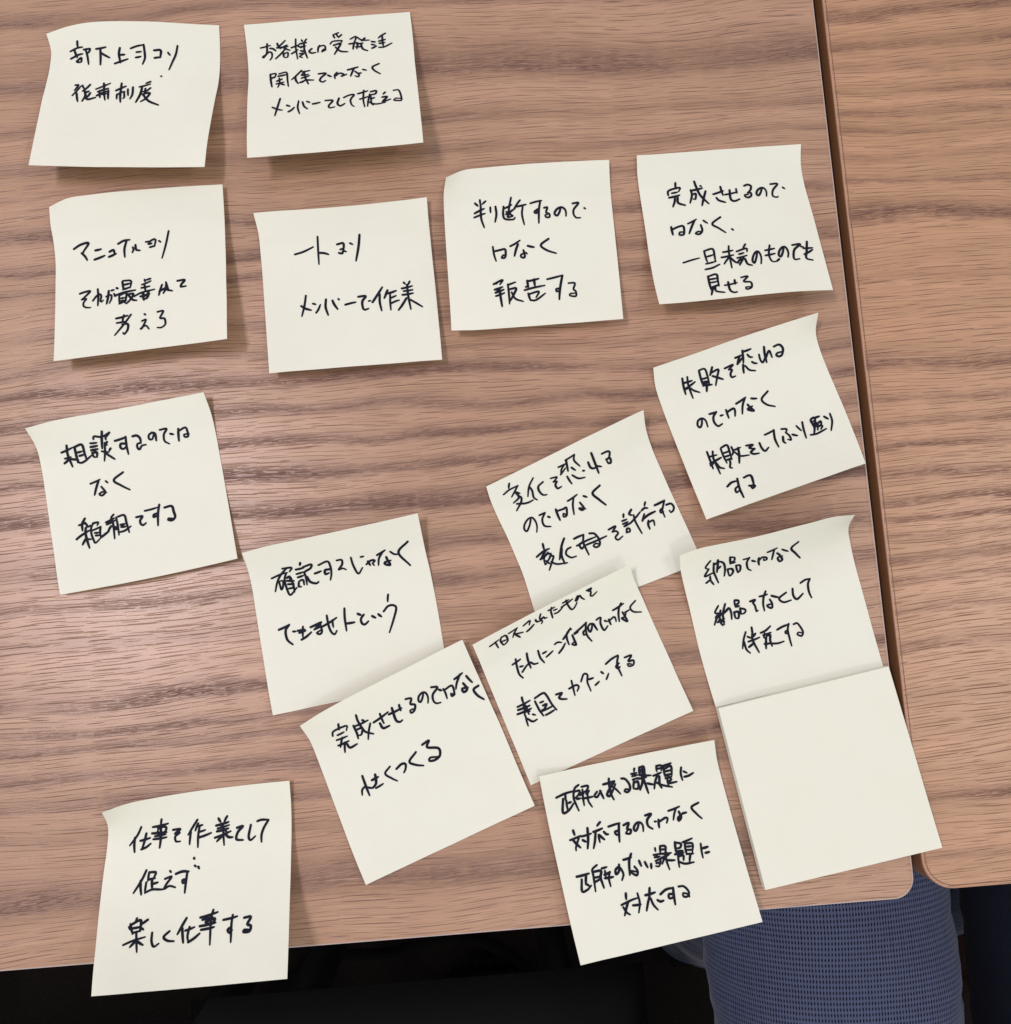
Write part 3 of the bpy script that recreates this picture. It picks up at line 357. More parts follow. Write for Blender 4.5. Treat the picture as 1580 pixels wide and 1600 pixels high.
INK = {
'n1': '''130 79 131 105/97 122 129 111 153 110/116 120 129 157/100 159 135 145 153 143/127 176 147 162 149 181/129 180 146 183/159 123 187 121/168 127 175 153 182 197/188 124 184 135 171 146
215 126 259 120/234 130 235 164 235 203/238 147 255 159 275 171
320 126 316 156 323 197/324 159 341 158/299 200 327 190 355 180
367 129 394 118 424 111/424 111 428 144 430 175 421 205/392 147 413 144/390 173 412 168
470 137 498 136 497 170/472 174 486 171 498 170
530 145 539 158/571 110 564 151 550 190 537 230
132 300 146 301 131 328/125 354 143 328 158 305/142 342 152 388/163 302 174 323/197 301 182 320 167 333/175 330 182 358 171 387/180 341 195 335/184 358 193 378 227 370/202 345 193 365
257 298 262 318/225 326 255 313 285 299/235 340 257 331 279 325/232 360 253 348 280 338/259 321 270 385/242 342 247 371/280 335 283 379/254 354 271 352
314 336 333 326 355 315/335 300 336 336/319 359 338 346 352 342/334 336 335 370 339 397/319 356 321 380/350 347 353 373 347 377/365 330 369 363/386 320 387 357 379 380
461 292 441 301/414 319 442 311 461 304/426 321 421 357 406 398/441 327 440 351/463 324 445 341 428 344/437 354 462 351 448 378 427 395/432 357 460 392 505 414
505 264 507 265''',
'n2': '''63 127 109 120/94 110 89 162 72 175 74 181 98 156 113 163 112 187 103 199/106 136 119 140 132 154
140 114 146 136/148 131 177 103/137 138 188 137/152 143 184 129/130 196 155 173 179 146/170 145 196 160/166 172 167 193/168 175 186 172 183 196 170 196
203 147 237 136/225 102 223 150 228 213/203 180 231 162/232 141 249 154/251 111 255 120/273 109 259 131/241 131 272 128/245 148 267 146/261 129 261 167 272 214/238 185 256 187 238 201 250 208/261 177 243 169
294 165 282 177 291 189 310 188
330 151 322 169 321 188/323 158 349 153 355 170 343 177 339 187 357 178
419 89 392 100/396 106 400 117/410 99 418 116/432 101 420 114/378 148 390 135 427 134 432 137 424 150/393 157 424 150 414 173 394 207/401 169 422 193 454 200
470 130 497 119 481 164/463 157 499 152/501 122 521 140 554 143/535 130 521 145/485 159 479 188/498 160 525 157/503 155 496 187/516 161 522 189 543 202/493 176 519 175
564 152 581 156/563 168 578 173/564 190 584 179/629 112 606 126 596 136/614 127 615 182/597 153 626 147/598 166 623 164/595 188 619 188 655 170
101 279 108 353/101 279 126 280 121 302/103 304 123 296/141 283 168 279 177 286 178 325 181 361/137 296 172 293/130 323 154 315/127 339 162 333/141 308 142 336 134 360/145 339 164 350
243 280 220 304 197 325/215 311 215 330 225 351/245 288 280 285/260 287 242 307 273 306/241 323 277 314/256 298 259 326 271 360/234 347 254 339/245 346 258 337 295 341
318 309 350 310 328 332 323 348 335 357 347 350/359 321 373 331
400 310 389 325 390 344/395 328 411 316 430 324 419 334 432 330 443 325
449 301 495 290/478 293 468 317 460 338/481 313 497 332 494 345 480 338/493 326 508 325/516 306 531 312
589 281 559 297 567 318 591 339
144 427 133 472 120 525/110 475 131 489 152 496
173 470 186 477/179 508 194 498 205 485
225 451 220 487 227 524/242 459 248 484 262 500/261 458 274 465
286 475 318 470
342 462 374 466 356 492 360 506 381 503
402 456 394 485 406 500 426 489
423 455 447 444 469 444 452 470 455 498 465 510
486 440 530 429/513 424 508 476 512 518/493 472 528 462/538 449 525 517/543 436 567 433 563 450 542 453/542 453 543 503 551 512/547 475 558 471/527 490 560 508 603 504
606 446 597 456/592 472 613 472 593 497 608 494 627 487
643 439 667 442 675 496 658 499 642 495 651 485 676 490''',
'n3': '''89 224 122 210 156 210 131 244 128 256/122 249 136 266 146 286
184 248 210 246/178 289 224 278
247 264 265 259 269 279/243 287 275 277
287 234 313 223 339 222/324 227 313 262 313 298
350 258 352 270 346 283/362 249 364 271 380 277
408 241 425 241 440 234 451 237 444 267/419 252 433 251/424 268 447 263
465 243 473 250/509 202 498 249 488 285 475 326
108 436 130 432 154 432 139 448 116 466/116 466 137 466 125 481 125 499 141 509 156 511
188 428 190 466 188 507/166 480 181 462 194 453 203 462 200 487 205 491 212 486
225 470 240 465 249 469 247 488 239 504/237 445 233 477 227 505/260 462 267 476/249 445 260 444/272 437 278 441
298 411 303 448/301 408 335 414 331 446/304 427 331 425/300 448 329 443/263 472 303 463 354 460/283 475 284 513/286 473 314 468 308 514/291 489 306 488/291 502 305 501/283 514 314 502/320 475 345 477 331 502 314 518/325 482 342 504 359 510
395 417 397 426/421 416 401 420/383 439 423 427/380 454 417 451/394 438 399 473/348 489 382 476 438 469/382 479 391 484/413 478 405 483/376 494 416 487/387 498 391 514/388 496 410 490 402 507 388 505
471 452 456 500/459 481 487 470 476 493/488 454 490 476 515 487/488 442 498 477
538 442 569 442 555 460 552 472 574 472
303 572 297 602/269 583 320 576/334 574 303 616 264 663/272 605 308 603/297 615 320 617 320 643 306 663 300 656
393 580 398 585/382 612 399 608 382 646 376 648 398 636 412 654
449 579 474 579 460 609 479 615 482 642 465 655 448 653''',
'n4': '''150 200 191 191 234 174
257 130 254 191 252 256/259 204 279 207 298 215
339 173 367 172 362 215/351 198 364 194/344 213 358 217 363 206 376 210/396 173 407 180
441 139 432 192 416 257
183 394 174 441 160 489/160 440 177 454 202 465
212 435 224 440/223 480 233 467 244 444
270 422 266 459 275 497/298 431 305 451 318 474/324 426 328 431
353 457 376 453 399 450
412 426 444 427 428 450 429 484 438 490 452 486/456 451 464 450
472 458 498 423 520 392/506 424 503 461 508 501
541 409 531 430 524 444/540 424 578 414/551 428 548 464 548 501/549 446 576 437/550 471 573 462 588 459
615 379 620 386/641 376 634 390/604 406 650 398/611 419 651 416/604 436 651 432/628 390 629 442 635 506/620 453 600 482 581 505/636 461 663 481 686 499''',
'n5': '''159 155 161 181/137 170 149 183/184 163 169 176/133 218 156 206 175 198/130 238 158 227 178 221/161 181 160 243 171 287
203 193 203 218/226 191 228 228 220 263
262 193 258 229 265 251 300 255 309 247/297 153 286 200 280 243/265 202 298 186/270 230 314 202/273 218 301 237/296 213 277 242 300 240/336 167 324 181 309 202/315 196 361 188/346 198 341 233 348 280
381 184 407 177 431 173/425 174 417 213 415 242 413 275/411 212 396 224 404 230 416 218
440 207 455 205 448 228 462 235 462 250 446 249 444 240 453 238
513 212 508 228 497 244 486 237 490 223 504 210 520 207 533 217 537 231 536 247
569 191 596 189 573 218 571 241 582 256 600 257/621 213 626 216
203 378 206 414 213 444/210 399 233 394 256 392 254 427 239 430 246 418 257 419
279 378 303 366 324 352/314 370 304 393 295 423/336 398 340 413 339 431 325 430 325 418 346 410 351 416/357 379 384 386
451 349 415 377 438 401 480 418
206 548 212 540/195 550 235 532 223 552/199 575 233 564/207 572 210 581/201 589 238 576/202 604 240 591/219 570 222 611 226 652
256 556 262 554 291 544/257 553 259 601 259 642/266 575 292 573 275 608 263 628/271 590 286 620 319 634
343 539 346 569/342 542 394 532/374 534 375 564/328 583 369 573 418 565/335 568 347 566/344 599 351 630/347 602 390 592 377 619/351 630 376 631 418 602
431 537 466 530 501 522/499 523 488 565 481 601 477 635/485 583 467 585 469 597 482 592
523 561 551 563 543 590 552 603 550 625 524 620 528 611 548 611''',
'n6': '''164 145 162 170/125 200 130 179 180 170 174 187/142 193 168 190/127 213 175 206/153 213 149 235 138 259/165 215 164 243 193 258
249 147 253 170 266 217 296 262/273 171 277 174/227 187 229 213 216 250/229 190 280 183/232 210 247 207 242 233 233 232/292 200 277 237 266 268
324 218 370 205/361 184 366 227/335 237 344 251 371 263
375 225 432 216/429 200 429 222/399 204 397 249 413 260 437 252
467 188 484 183 498 192 491 212 478 223/478 223 492 225 491 239 477 247 464 241 464 233 479 232
545 207 537 225 525 240 517 234 521 218 536 205 551 203 561 213 563 228 560 245
588 186 621 185 595 216 589 245 606 252 613 249/643 203 651 209
115 356 117 395/118 369 143 360 168 360 164 399 145 399 149 387 167 389
190 350 230 332/221 338 205 365 188 399/245 363 247 390 232 408 216 403 229 394 245 400/260 342 275 357
336 334 296 363 321 389 346 414/376 399 382 406
139 542 178 534 211 529
237 496 241 554/239 496 275 491 277 528 276 552/243 527 271 521/234 563 278 556/227 591 258 587 291 573
347 484 342 516 340 598/317 513 360 508/306 539 359 532/337 543 311 574/342 543 360 569 374 576
420 482 406 503/376 516 420 504 420 521/384 531 405 526/372 550 416 541/388 555 368 574/400 553 376 588/405 557 411 585 429 594
463 531 454 558 441 584 435 573 442 549 456 528 468 524 475 541 475 564 469 590
525 496 512 547 519 582 541 584/500 522 542 515/497 549 539 542/542 581 553 571
583 516 574 540 561 561 554 552 561 531 576 513 590 510 597 525 598 544 592 566
624 504 659 502 628 529 616 570 622 581 640 579/660 514 670 519
692 491 680 540 671 578 697 591/669 525 709 526/667 557 687 548 707 536
231 628 232 700/234 628 268 623 268 657 268 684/236 645 265 643/236 662 264 660/237 687 269 677/242 691 228 726/251 688 252 709 286 720
293 684 347 677/339 662 338 683/310 669 310 710 324 725 338 724
369 652 398 649 376 674 405 681 403 708 381 716 380 705 403 705''',
'n7': '''121 96 115 173/144 97 138 137 140 200/120 119 159 121/123 147 170 131/125 151 143 139/140 149 155 169 176 184
202 87 200 162/204 85 229 88 231 124 227 167/203 129 227 130/202 144 227 147/201 159 238 167/207 153 221 154/216 164 207 190/263 91 251 112 243 124/251 115 286 110 273 138 253 176/253 131 274 146 293 160
315 115 354 111 330 126/331 126 344 132 332 147 333 164 350 164
373 84 406 81/395 82 374 115/374 115 404 93/413 62 408 91 402 117/417 68 451 67/429 87 436 101 447 106/398 125 390 163/405 133 418 158 442 170/439 126 447 135 458 140
478 104 477 130 485 145 506 115/508 78 502 113 500 150/501 132 524 103 529 136
549 92 573 91 585 114 574 140 559 143 549 133 556 126 579 127
148 299 137 325 125 335 119 323 128 304 148 299 160 314 159 342
185 291 217 291/217 291 198 308 193 332 203 353 224 349/229 313 241 313
261 296 260 334/261 307 294 300 296 315 289 334
312 284 361 270/356 274 337 300 323 335/359 304 366 321 376 338 356 328 353 322 376 317/383 283 406 291
464 276 426 301 439 330 471 350
115 448 114 489 112 531/139 454 131 482 131 509 132 564/116 472 150 475/109 505 139 498 163 493/108 514 123 506/134 510 141 535 157 546
176 454 175 489 177 526/180 450 208 447 207 482 203 517/180 477 209 476/179 495 205 495/178 512 205 511/193 518 191 531 182 550 190 556/223 461 223 483 213 498/224 479 259 476/249 475 242 504 227 544/228 490 244 514 281 523
286 477 314 483 294 491 314 503/314 503 293 513 301 525 324 530
344 485 344 510 352 529 373 518
380 457 427 449/425 448 414 490 414 531
458 455 480 463 470 477/470 477 479 495 478 518 466 511/451 491 444 514 450 524/494 496 512 508
526 464 538 492/557 456 550 489 544 533
611 453 595 461 597 498 585 525/612 456 637 456/616 460 600 499/605 469 616 487 606 515/612 490 633 479 629 496 611 503/606 496 632 502 620 516/568 526 596 530 643 522
656 465 668 481/684 461 680 497 659 538
138 633 161 621 187 622/191 612 183 658 183 710/181 648 166 656 164 675 183 668
219 618 240 615 251 624 245 670/225 664 248 673 234 682 231 669''',
'n8': '''101 139 152 127/130 114 125 154 133 207/109 167 136 165/103 186 129 171/160 127 159 161 159 194/160 127 192 123 195 161 198 192/165 152 186 151/171 168 192 166/162 182 163 195 183 197 224 175/134 174 162 182
228 124 255 127/226 140 254 140/225 154 253 154/226 165 230 184 243 187/228 167 246 167 243 187/245 109 250 98 281 106 313 94/286 84 277 124 272 155/315 94 296 111 295 121/297 132 287 142 294 144/287 134 280 173 270 210/268 167 295 177/306 162 298 171/286 183 299 196 314 211
330 134 377 127/377 125 373 164 374 201/375 156 352 151 347 167 357 175 372 168
406 129 424 129 435 143 435 163/435 163 419 166 417 182 424 190 437 176 455 175
488 129 474 138 473 154 485 157 495 138/488 129 501 136 501 166
524 124 553 125 537 147 535 175 552 191/564 149 577 154
602 135 594 187/602 144 632 135 637 155 635 175 621 174 621 164 641 165
193 294 236 284/229 289 215 315 202 345/236 316 248 341 233 354 222 345 238 339 253 345/259 296 266 305
337 273 293 299 319 327 353 353
118 461 144 457/146 437 132 458 130 487/144 455 150 465 155 475 167 471/101 520 121 508 158 492/145 478 141 502 145 542 150 569/140 525 123 549/142 528 162 532/180 464 168 481 165 507 171 538 178 552 205 532/177 464 200 465 194 477/170 495 208 485/207 486 202 508 202 531/180 508 197 510/182 520 197 522/205 532 226 520 239 513
232 472 268 461/268 445 256 458 261 488 259 550/234 482 272 471/257 468 262 482/251 493 236 512/277 460 279 492 279 538/284 458 312 457 317 490 323 535/291 495 310 495/293 505 311 507/287 526 306 524 333 510/260 498 280 505/261 508 276 511
361 476 387 477 375 493 376 509 385 516 398 509
400 456 456 452/464 442 453 480 446 531/449 478 436 480 433 490 448 489
484 459 514 459 519 484 522 508 508 521 492 516 494 510 509 513''',
'n9': '''93 156 138 146 164 145/167 124 138 146 114 177 96 218/148 122 187 127 175 143/121 183 123 215 134 200 137 178 122 177/159 146 146 175 147 221 156 247 189 221/158 169 170 165 169 185/155 182 184 189/156 198 181 202/156 218 179 217/174 173 177 210 175 238
228 114 224 124/203 140 237 139/201 161 230 158/203 177 227 174/203 198 198 219 208 221/208 194 222 193 222 216/234 136 270 131 264 148 236 160 236 178 234 218/241 184 250 209 273 221 284 216
276 176 304 171/299 142 338 133 346 154 344 190 334 219/340 171 321 171 319 189 334 187
378 138 398 140 396 161 377 181 394 179 407 188
438 138 440 175 453 217 476 195/478 145 491 145
495 184 517 171 533 175 522 186 526 196/504 172 510 192
547 153 584 138/572 145 552 170 544 200/583 171 586 187 592 209 573 202 573 193 598 190/604 150 618 165 634 169
685 121 637 162 674 229
82 382 127 371/127 371 109 392 110 430 129 455/139 402 150 404
158 403 188 404/163 413 190 410/182 391 175 433/168 443 188 436 213 421
213 400 257 388/260 389 247 399 226 414/228 412 257 405/255 397 257 428 246 437 235 429 255 420
261 408 327 384/288 366 288 404 294 436 307 451 319 438/308 390 307 420
367 353 361 394 359 447/363 417 399 419
418 387 430 395/442 396 427 412 429 431 440 437 457 427
476 409 489 419/503 407 514 419
558 334 551 363/527 400 549 382 572 383 581 399 561 444 536 492''',
'n10': '''99 43 90 69/61 88 89 78 130 76/130 76 111 97 89 119/112 103 127 120/112 111 118 137 87 152/116 131 126 141 119 163 87 194/99 163 130 177 151 181 170 179
204 74 175 107 155 152/177 112 181 136 177 168 187 187/238 116 213 127 209 151 218 176 234 183
275 116 302 124 281 138/281 138 295 144 284 156 288 177 306 176
323 80 353 80/353 80 332 98 323 121/321 120 350 100/365 61 361 89 357 120/361 63 406 55/406 55 397 83 412 122/376 110 388 131/345 142 353 184/368 147 388 173 416 182/418 149 424 152
451 122 453 149 465 161 481 159/477 86 478 134 479 191/479 154 500 168
520 112 545 112 555 119 547 139 533 148/530 146 548 147 545 169 534 166 531 154
129 260 114 283 93 302 86 288 98 267 120 253 138 255 145 276 143 300 132 323
171 258 199 257/197 259 176 281 174 311 199 326/204 280 211 287
247 264 247 316/250 273 280 276 293 275 282 308 267 308 271 296 284 308
309 251 357 241/338 247 323 278 313 318/356 280 364 311 352 315 344 302 369 316/381 259 393 270
463 245 422 264 438 302 457 336
136 382 132 407/88 424 125 413 155 412/100 440 136 431/142 411 106 436/143 425 118 441 111 470/132 429 153 438 115 471/145 443 160 450 145 470 120 501/121 456 132 474/141 469 162 489 206 502
233 397 213 419 195 447 180 474/207 434 194 464 195 502/245 444 226 447 215 464 230 487 253 491
272 416 295 415 317 416/317 416 304 446 304 477 306 508/300 444 284 450 288 470 305 459/272 449 322 445 361 446/343 421 363 431 372 462 365 486 348 490 339 479 350 473 364 481/311 462 354 463 407 462
426 440 459 439 437 456/437 456 453 459 458 472 440 484 447 499 472 492
513 405 507 418/495 430 517 431/493 443 518 443/495 455 524 452/494 484 502 469 512 474 509 486 496 485/553 400 536 414 545 423/523 454 586 425/553 426 549 456 555 516
624 395 614 408/594 422 610 417 623 423/579 465 599 440/589 458 615 451 648 449/604 475 596 490 595 512/601 483 624 482 621 505
657 424 707 421/707 421 689 444 680 458 678 489/687 448 671 454 670 465 682 464/706 442 728 445 734 463 725 477 712 480 709 470''',
'n11': '''142 85 135 109/99 121 111 104 169 108 161 127/119 128 149 128/107 146 154 151/133 147 110 182/104 171 152 173/134 171 119 210/140 182 146 202 178 201
224 85 221 115 229 166 257 192/239 117 244 123/196 122 196 157 192 182/198 127 260 128/201 144 225 148 211 172 201 171/263 145 244 173 228 204
277 148 348 135/315 126 314 171/299 163 303 188 331 191
347 146 405 146/401 129 398 154/369 127 364 181 376 196 388 194
435 119 457 127 445 147 461 159 449 180 433 183 434 172 449 172
511 130 500 147 486 159 481 149 489 134 505 126 518 129 523 143 521 159 513 176
551 122 575 134 545 153 537 179 545 194 562 198
577 146 585 154/594 151 596 170 593 195/599 157 633 155 629 190 615 195 616 184 630 194
653 135 694 126/682 127 655 155 643 175/680 167 686 195 668 202 667 186 691 191/704 145 716 180
734 204 709 210 714 239 732 266
146 333 144 382 144 418/146 376 125 384 117 404/147 384 167 397
176 366 205 365/197 351 187 385 167 397/179 403 213 400
265 348 236 366 254 396 271 415
286 369 313 360 328 367 321 385 309 396
387 341 347 365 367 389 395 405
423 325 455 321 438 343 479 367 474 396 448 405 425 398 433 388 465 399''',
'n12': '''65 59 110 48/94 51 97 90/124 43 116 59 121 89/126 42 145 45 145 77 125 90/123 66 140 69
159 42 201 35/201 35 170 74/181 55 199 92/189 64 219 74
230 41 262 31 254 52/235 80 251 74 273 62
286 42 289 56 303 60/315 26 305 47 311 68 304 78/303 60 321 49 325 59 335 61
350 28 381 27/368 21 360 37 357 78/373 41 387 43/371 61 387 62 411 49
419 26 447 24/408 45 463 30/436 20 436 48 444 81 460 77 476 59
488 27 473 46 480 48 496 30 502 48 510 62
533 23 555 23 544 35/537 28 548 40 541 57 548 65 572 55
124 203 165 196/146 185 139 219 135 257 144 281/151 228 164 231/151 255 172 241 184 234
199 184 193 215 191 255/183 236 198 231 210 246 227 250
247 197 245 233 253 261/262 219 279 218/270 241 305 229
323 205 337 202 353 211/326 251 348 238 366 222
365 200 410 168/410 168 387 185 380 208 379 236/410 170 412 176/418 202 435 200/407 202 407 226 406 252 392 241 400 236
418 199 452 189 481 177/481 176 469 205 465 236 474 268/469 208 456 211 453 226 462 228
494 191 481 201 479 217 484 226 496 212 502 195/494 191 507 198 511 217 514 233
527 187 541 184 547 188 538 208 537 234 542 248 562 237/558 208 568 217
577 211 577 238/574 219 602 211 605 226 603 235
609 180 662 172/653 165 636 184 624 211 616 241/644 208 647 230 649 257 638 245 631 232 646 233 657 218/654 214 677 212
716 185 684 202 689 228 721 246
107 355 104 378/74 383 134 382/72 396 125 401/63 411 126 415/102 383 99 415/108 393 89 430/109 407 108 433/93 412 116 423/92 432 86 477/95 447 111 468 131 468/122 440 132 448
152 395 155 436 162 467/157 383 197 379 207 394 213 437 223 469/170 410 186 411/176 426 193 428 172 444/166 442 194 448/161 446 216 446/172 468 214 465
246 409 271 414 252 426 261 437 281 446
306 411 338 410 347 421 334 435/328 385 324 410 318 447
364 406 387 383 400 393 388 420 387 460
398 412 418 415/414 446 435 439
459 407 465 417/467 444 485 426
490 385 521 376 553 373/552 376 534 409 533 459/543 406 526 412 528 423 542 422
575 394 605 398 583 415 605 421 597 438 577 436 576 425 590 431''',
'n13': '''54 97 93 89 137 87/94 95 91 116/81 108 69 161 95 157 121 135/93 117 91 156/101 128 112 127
158 68 138 79 126 112 130 141 136 168/134 90 157 91 149 106 130 117/139 121 154 121/169 78 196 80 185 98 163 101/170 90 163 152/182 109 197 100/189 99 184 137 194 165/153 108 172 107/162 124 208 126
228 111 214 124 223 132 245 111/241 110 245 127 249 143
260 88 309 84/288 70 284 95 283 131 289 156/307 86 276 117 266 133 275 139 292 121 310 97/293 101 309 120 321 139
339 80 354 85 366 108 365 128 352 139 341 133 347 126 362 130
401 51 397 62/383 70 407 70/385 80 408 79/384 94 407 91/388 101 379 129/386 108 403 106 399 133 381 131/422 51 417 83/424 52 440 51 439 84/421 65 439 65/415 82 462 93/406 95 441 96/434 54 423 108 405 141/429 102 432 131 435 161/441 122 463 131
492 60 489 82/492 60 512 62 508 82/491 72 508 72/471 97 506 90/493 91 474 120 463 149/495 104 489 135 494 152/518 65 554 60/521 68 518 108/525 77 551 72 547 110/525 89 548 88/521 105 546 104/519 117 544 116/525 118 524 146/473 123 498 141 538 158/541 126 526 139 561 141
592 87 585 111 586 140/598 105 611 115/597 128 614 128 637 121
94 239 96 258/73 274 119 266/113 268 91 305 88 319/83 273 108 312/122 270 164 267/154 243 146 287 136 321/124 285 135 294
211 231 195 243/174 263 214 257/184 262 172 299 160 326/192 279 191 309/195 280 212 302/217 272 224 283 233 285
240 256 270 253 290 252/286 254 278 286 271 324/279 280 262 282 266 295 276 291
303 264 326 260 314 282 328 288 322 302 306 298 312 290
366 271 359 285 348 297 341 290 346 277 359 267 372 268 380 279 380 292 377 305
400 246 425 245 404 265 402 289 417 304/433 278 439 279
450 275 445 305/454 282 479 273 488 278 480 294
498 249 548 242/532 245 519 267 510 289/540 262 544 285 531 297 531 285 553 274/554 272 570 272
629 245 596 257 611 288 627 310
66 419 118 417/104 423 95 457/83 434 74 479 96 478 115 465/101 458 107 465
157 392 135 405 133 430 127 491/136 415 168 418 160 443 164 485/135 438 161 438/130 456 159 447/173 409 195 408/184 421 182 444/178 436 204 430/177 449 211 451/202 429 192 454 192 485
246 410 240 434 225 444 227 427 242 419 251 432 254 452 243 471
268 396 302 393/305 380 290 406 279 458/306 431 314 450 307 466 289 452 290 445 311 453
330 413 334 435/352 423 358 446/375 436 372 453
407 379 406 392/394 404 419 405/396 414 418 415/396 429 417 426 406 451 392 448/397 438 412 437/429 376 424 400/431 376 450 381 447 402/429 390 447 392/419 405 467 412/422 423 457 416/450 383 441 432 444 473/440 420 420 446/448 437 475 443
493 375 488 411/495 377 515 386 509 400 493 400/488 411 516 414/481 421 518 422/496 413 486 473/495 432 513 432 510 451/524 382 566 376/532 386 528 432/539 390 562 397 553 430/538 403 556 405/536 416 554 419/528 430 556 435/543 436 533 460/493 455 514 466 549 468
595 405 591 435 590 460/600 424 621 423/605 444 622 444
245 524 241 546/217 564 260 554 285 551/246 558 232 582 220 606/222 574 231 597 242 607/291 534 291 572 278 607/262 575 294 578
345 525 337 555/321 548 363 546/337 555 311 607/339 564 344 591 357 613/365 577 375 585 389 584
382 558 410 545 439 545/439 545 434 577 431 609/436 570 417 565 413 580 424 582 437 574
462 545 483 549 497 572 490 589 472 587 474 574 494 583 495 593''',
'n14': '''128 83 104 112 116 124/116 124 95 155 119 152 132 149 140 163/117 163 117 183/96 189 116 178/117 183 127 206/141 99 136 142 142 175 148 203/142 108 164 98 182 112 185 145 178 178/160 87 156 116 149 150/157 133 168 124
213 86 210 124/215 88 230 95 227 113 214 113/216 122 231 121/196 148 199 184/196 148 214 152 217 170 203 185/233 139 237 178/233 139 250 144 248 168 238 178
267 117 294 115/293 114 280 137 281 170 293 183/303 134 316 143
332 129 329 148 330 165/333 141 346 129 364 136 364 147 353 147 352 139
371 109 412 98/400 102 392 132 386 154/411 126 422 142 430 168 417 172 412 151 432 149/434 113 458 131
504 94 473 119 489 151 508 182
126 306 105 331 122 338/122 338 103 353 126 349/121 341 102 362 90 381/120 358 119 377 125 392/157 306 144 331 136 352 132 390/109 348 145 341 169 328 174 349 170 376/131 328 120 358/106 373 139 366/115 366 136 378
200 301 197 325/202 301 217 307 213 319 201 319/199 329 215 330/187 352 187 377/187 351 206 354 200 379 190 378/216 342 215 366/216 340 237 352 232 364 220 367
265 323 287 322 275 332/275 332 281 347 282 371 289 369
309 313 343 312/339 297 326 319 317 350 316 378/349 337 355 354 352 373 342 372 332 359 356 357/360 323 387 337
425 326 390 343 405 364 439 364
456 317 453 346 465 366 496 349
495 301 518 292 538 293/538 293 526 314 523 347 528 375
213 444 197 470 181 509/195 483 196 517 208 537/243 432 240 455 233 486 246 544/215 465 229 475/252 461 241 471/213 487 265 481/210 510 237 497
275 464 298 460 323 447/283 476 318 474/291 471 284 486 292 495/293 489 280 536/298 483 312 484 306 506 308 532/279 515 302 518/293 516 333 527 362 526
347 470 374 463 402 460/402 458 391 482 389 518 389 554/391 485 380 486 379 495 389 495
422 465 438 464 448 486 452 507 441 522 426 511 433 504 448 510''',
'n15': '''138 116 122 147 90 187/111 157 108 186 110 215/157 145 148 179 140 204/133 172 171 165/137 207 157 200 174 188
219 95 216 118/184 123 244 116/203 128 235 129 229 149 203 146 206 131/180 148 237 150/191 161 234 158/185 172 237 170/215 118 214 170 210 209/203 146 226 160
263 144 292 145 271 160 289 159 272 171 275 191 292 193
361 116 341 145 324 171/335 161 331 209/364 131 353 158/359 142 382 139/370 143 365 182 366 224/368 165 394 160/366 187 419 174
448 121 457 136/484 116 472 137/439 148 490 139/445 160 493 151/443 171 490 164/466 142 470 188 475 227/435 195 467 187 500 176/464 193 444 210/476 183 492 198 509 200/460 153 485 178
526 165 550 161 530 182 525 209 552 215
583 159 575 203 584 218 602 205
610 147 628 143 657 146/654 149 637 175 628 202 629 229
353 264 356 268
162 290 147 323 118 370/142 327 144 354 149 379/174 299 171 330/174 299 200 302 193 322/173 325 199 323/187 327 190 359/189 343 211 340/165 335 163 375/166 372 191 364 225 368 242 368
257 302 262 308/239 330 265 325 247 349 239 367 259 359 283 367
282 316 308 310 335 313/329 315 326 348 324 392/325 342 311 343 314 354 326 350/358 293 364 298/373 299 378 307
142 466 138 483/119 486 132 525/122 489 157 476 159 517/130 503 157 501/132 520 161 515/115 496 122 508/185 477 164 491/166 507 172 513/101 563 138 550 181 541/145 521 151 565 156 596/144 556 127 574/152 554 176 571
207 528 208 560 219 582 237 572
275 530 254 549 270 565 296 570
340 489 325 514 308 545/326 525 329 552 334 580/355 523 349 555 353 577/339 535 375 526/354 580 376 568 397 552
447 469 442 490/396 493 465 479/405 502 445 496/418 512 454 502 447 517 418 520/396 525 458 518/402 539 453 534/439 484 439 532 440 599
489 511 544 503/526 496 522 530 522 597/522 541 508 550 517 562 525 552
572 511 598 510 585 536 599 543 594 563 571 564 574 556 597 558''',
}

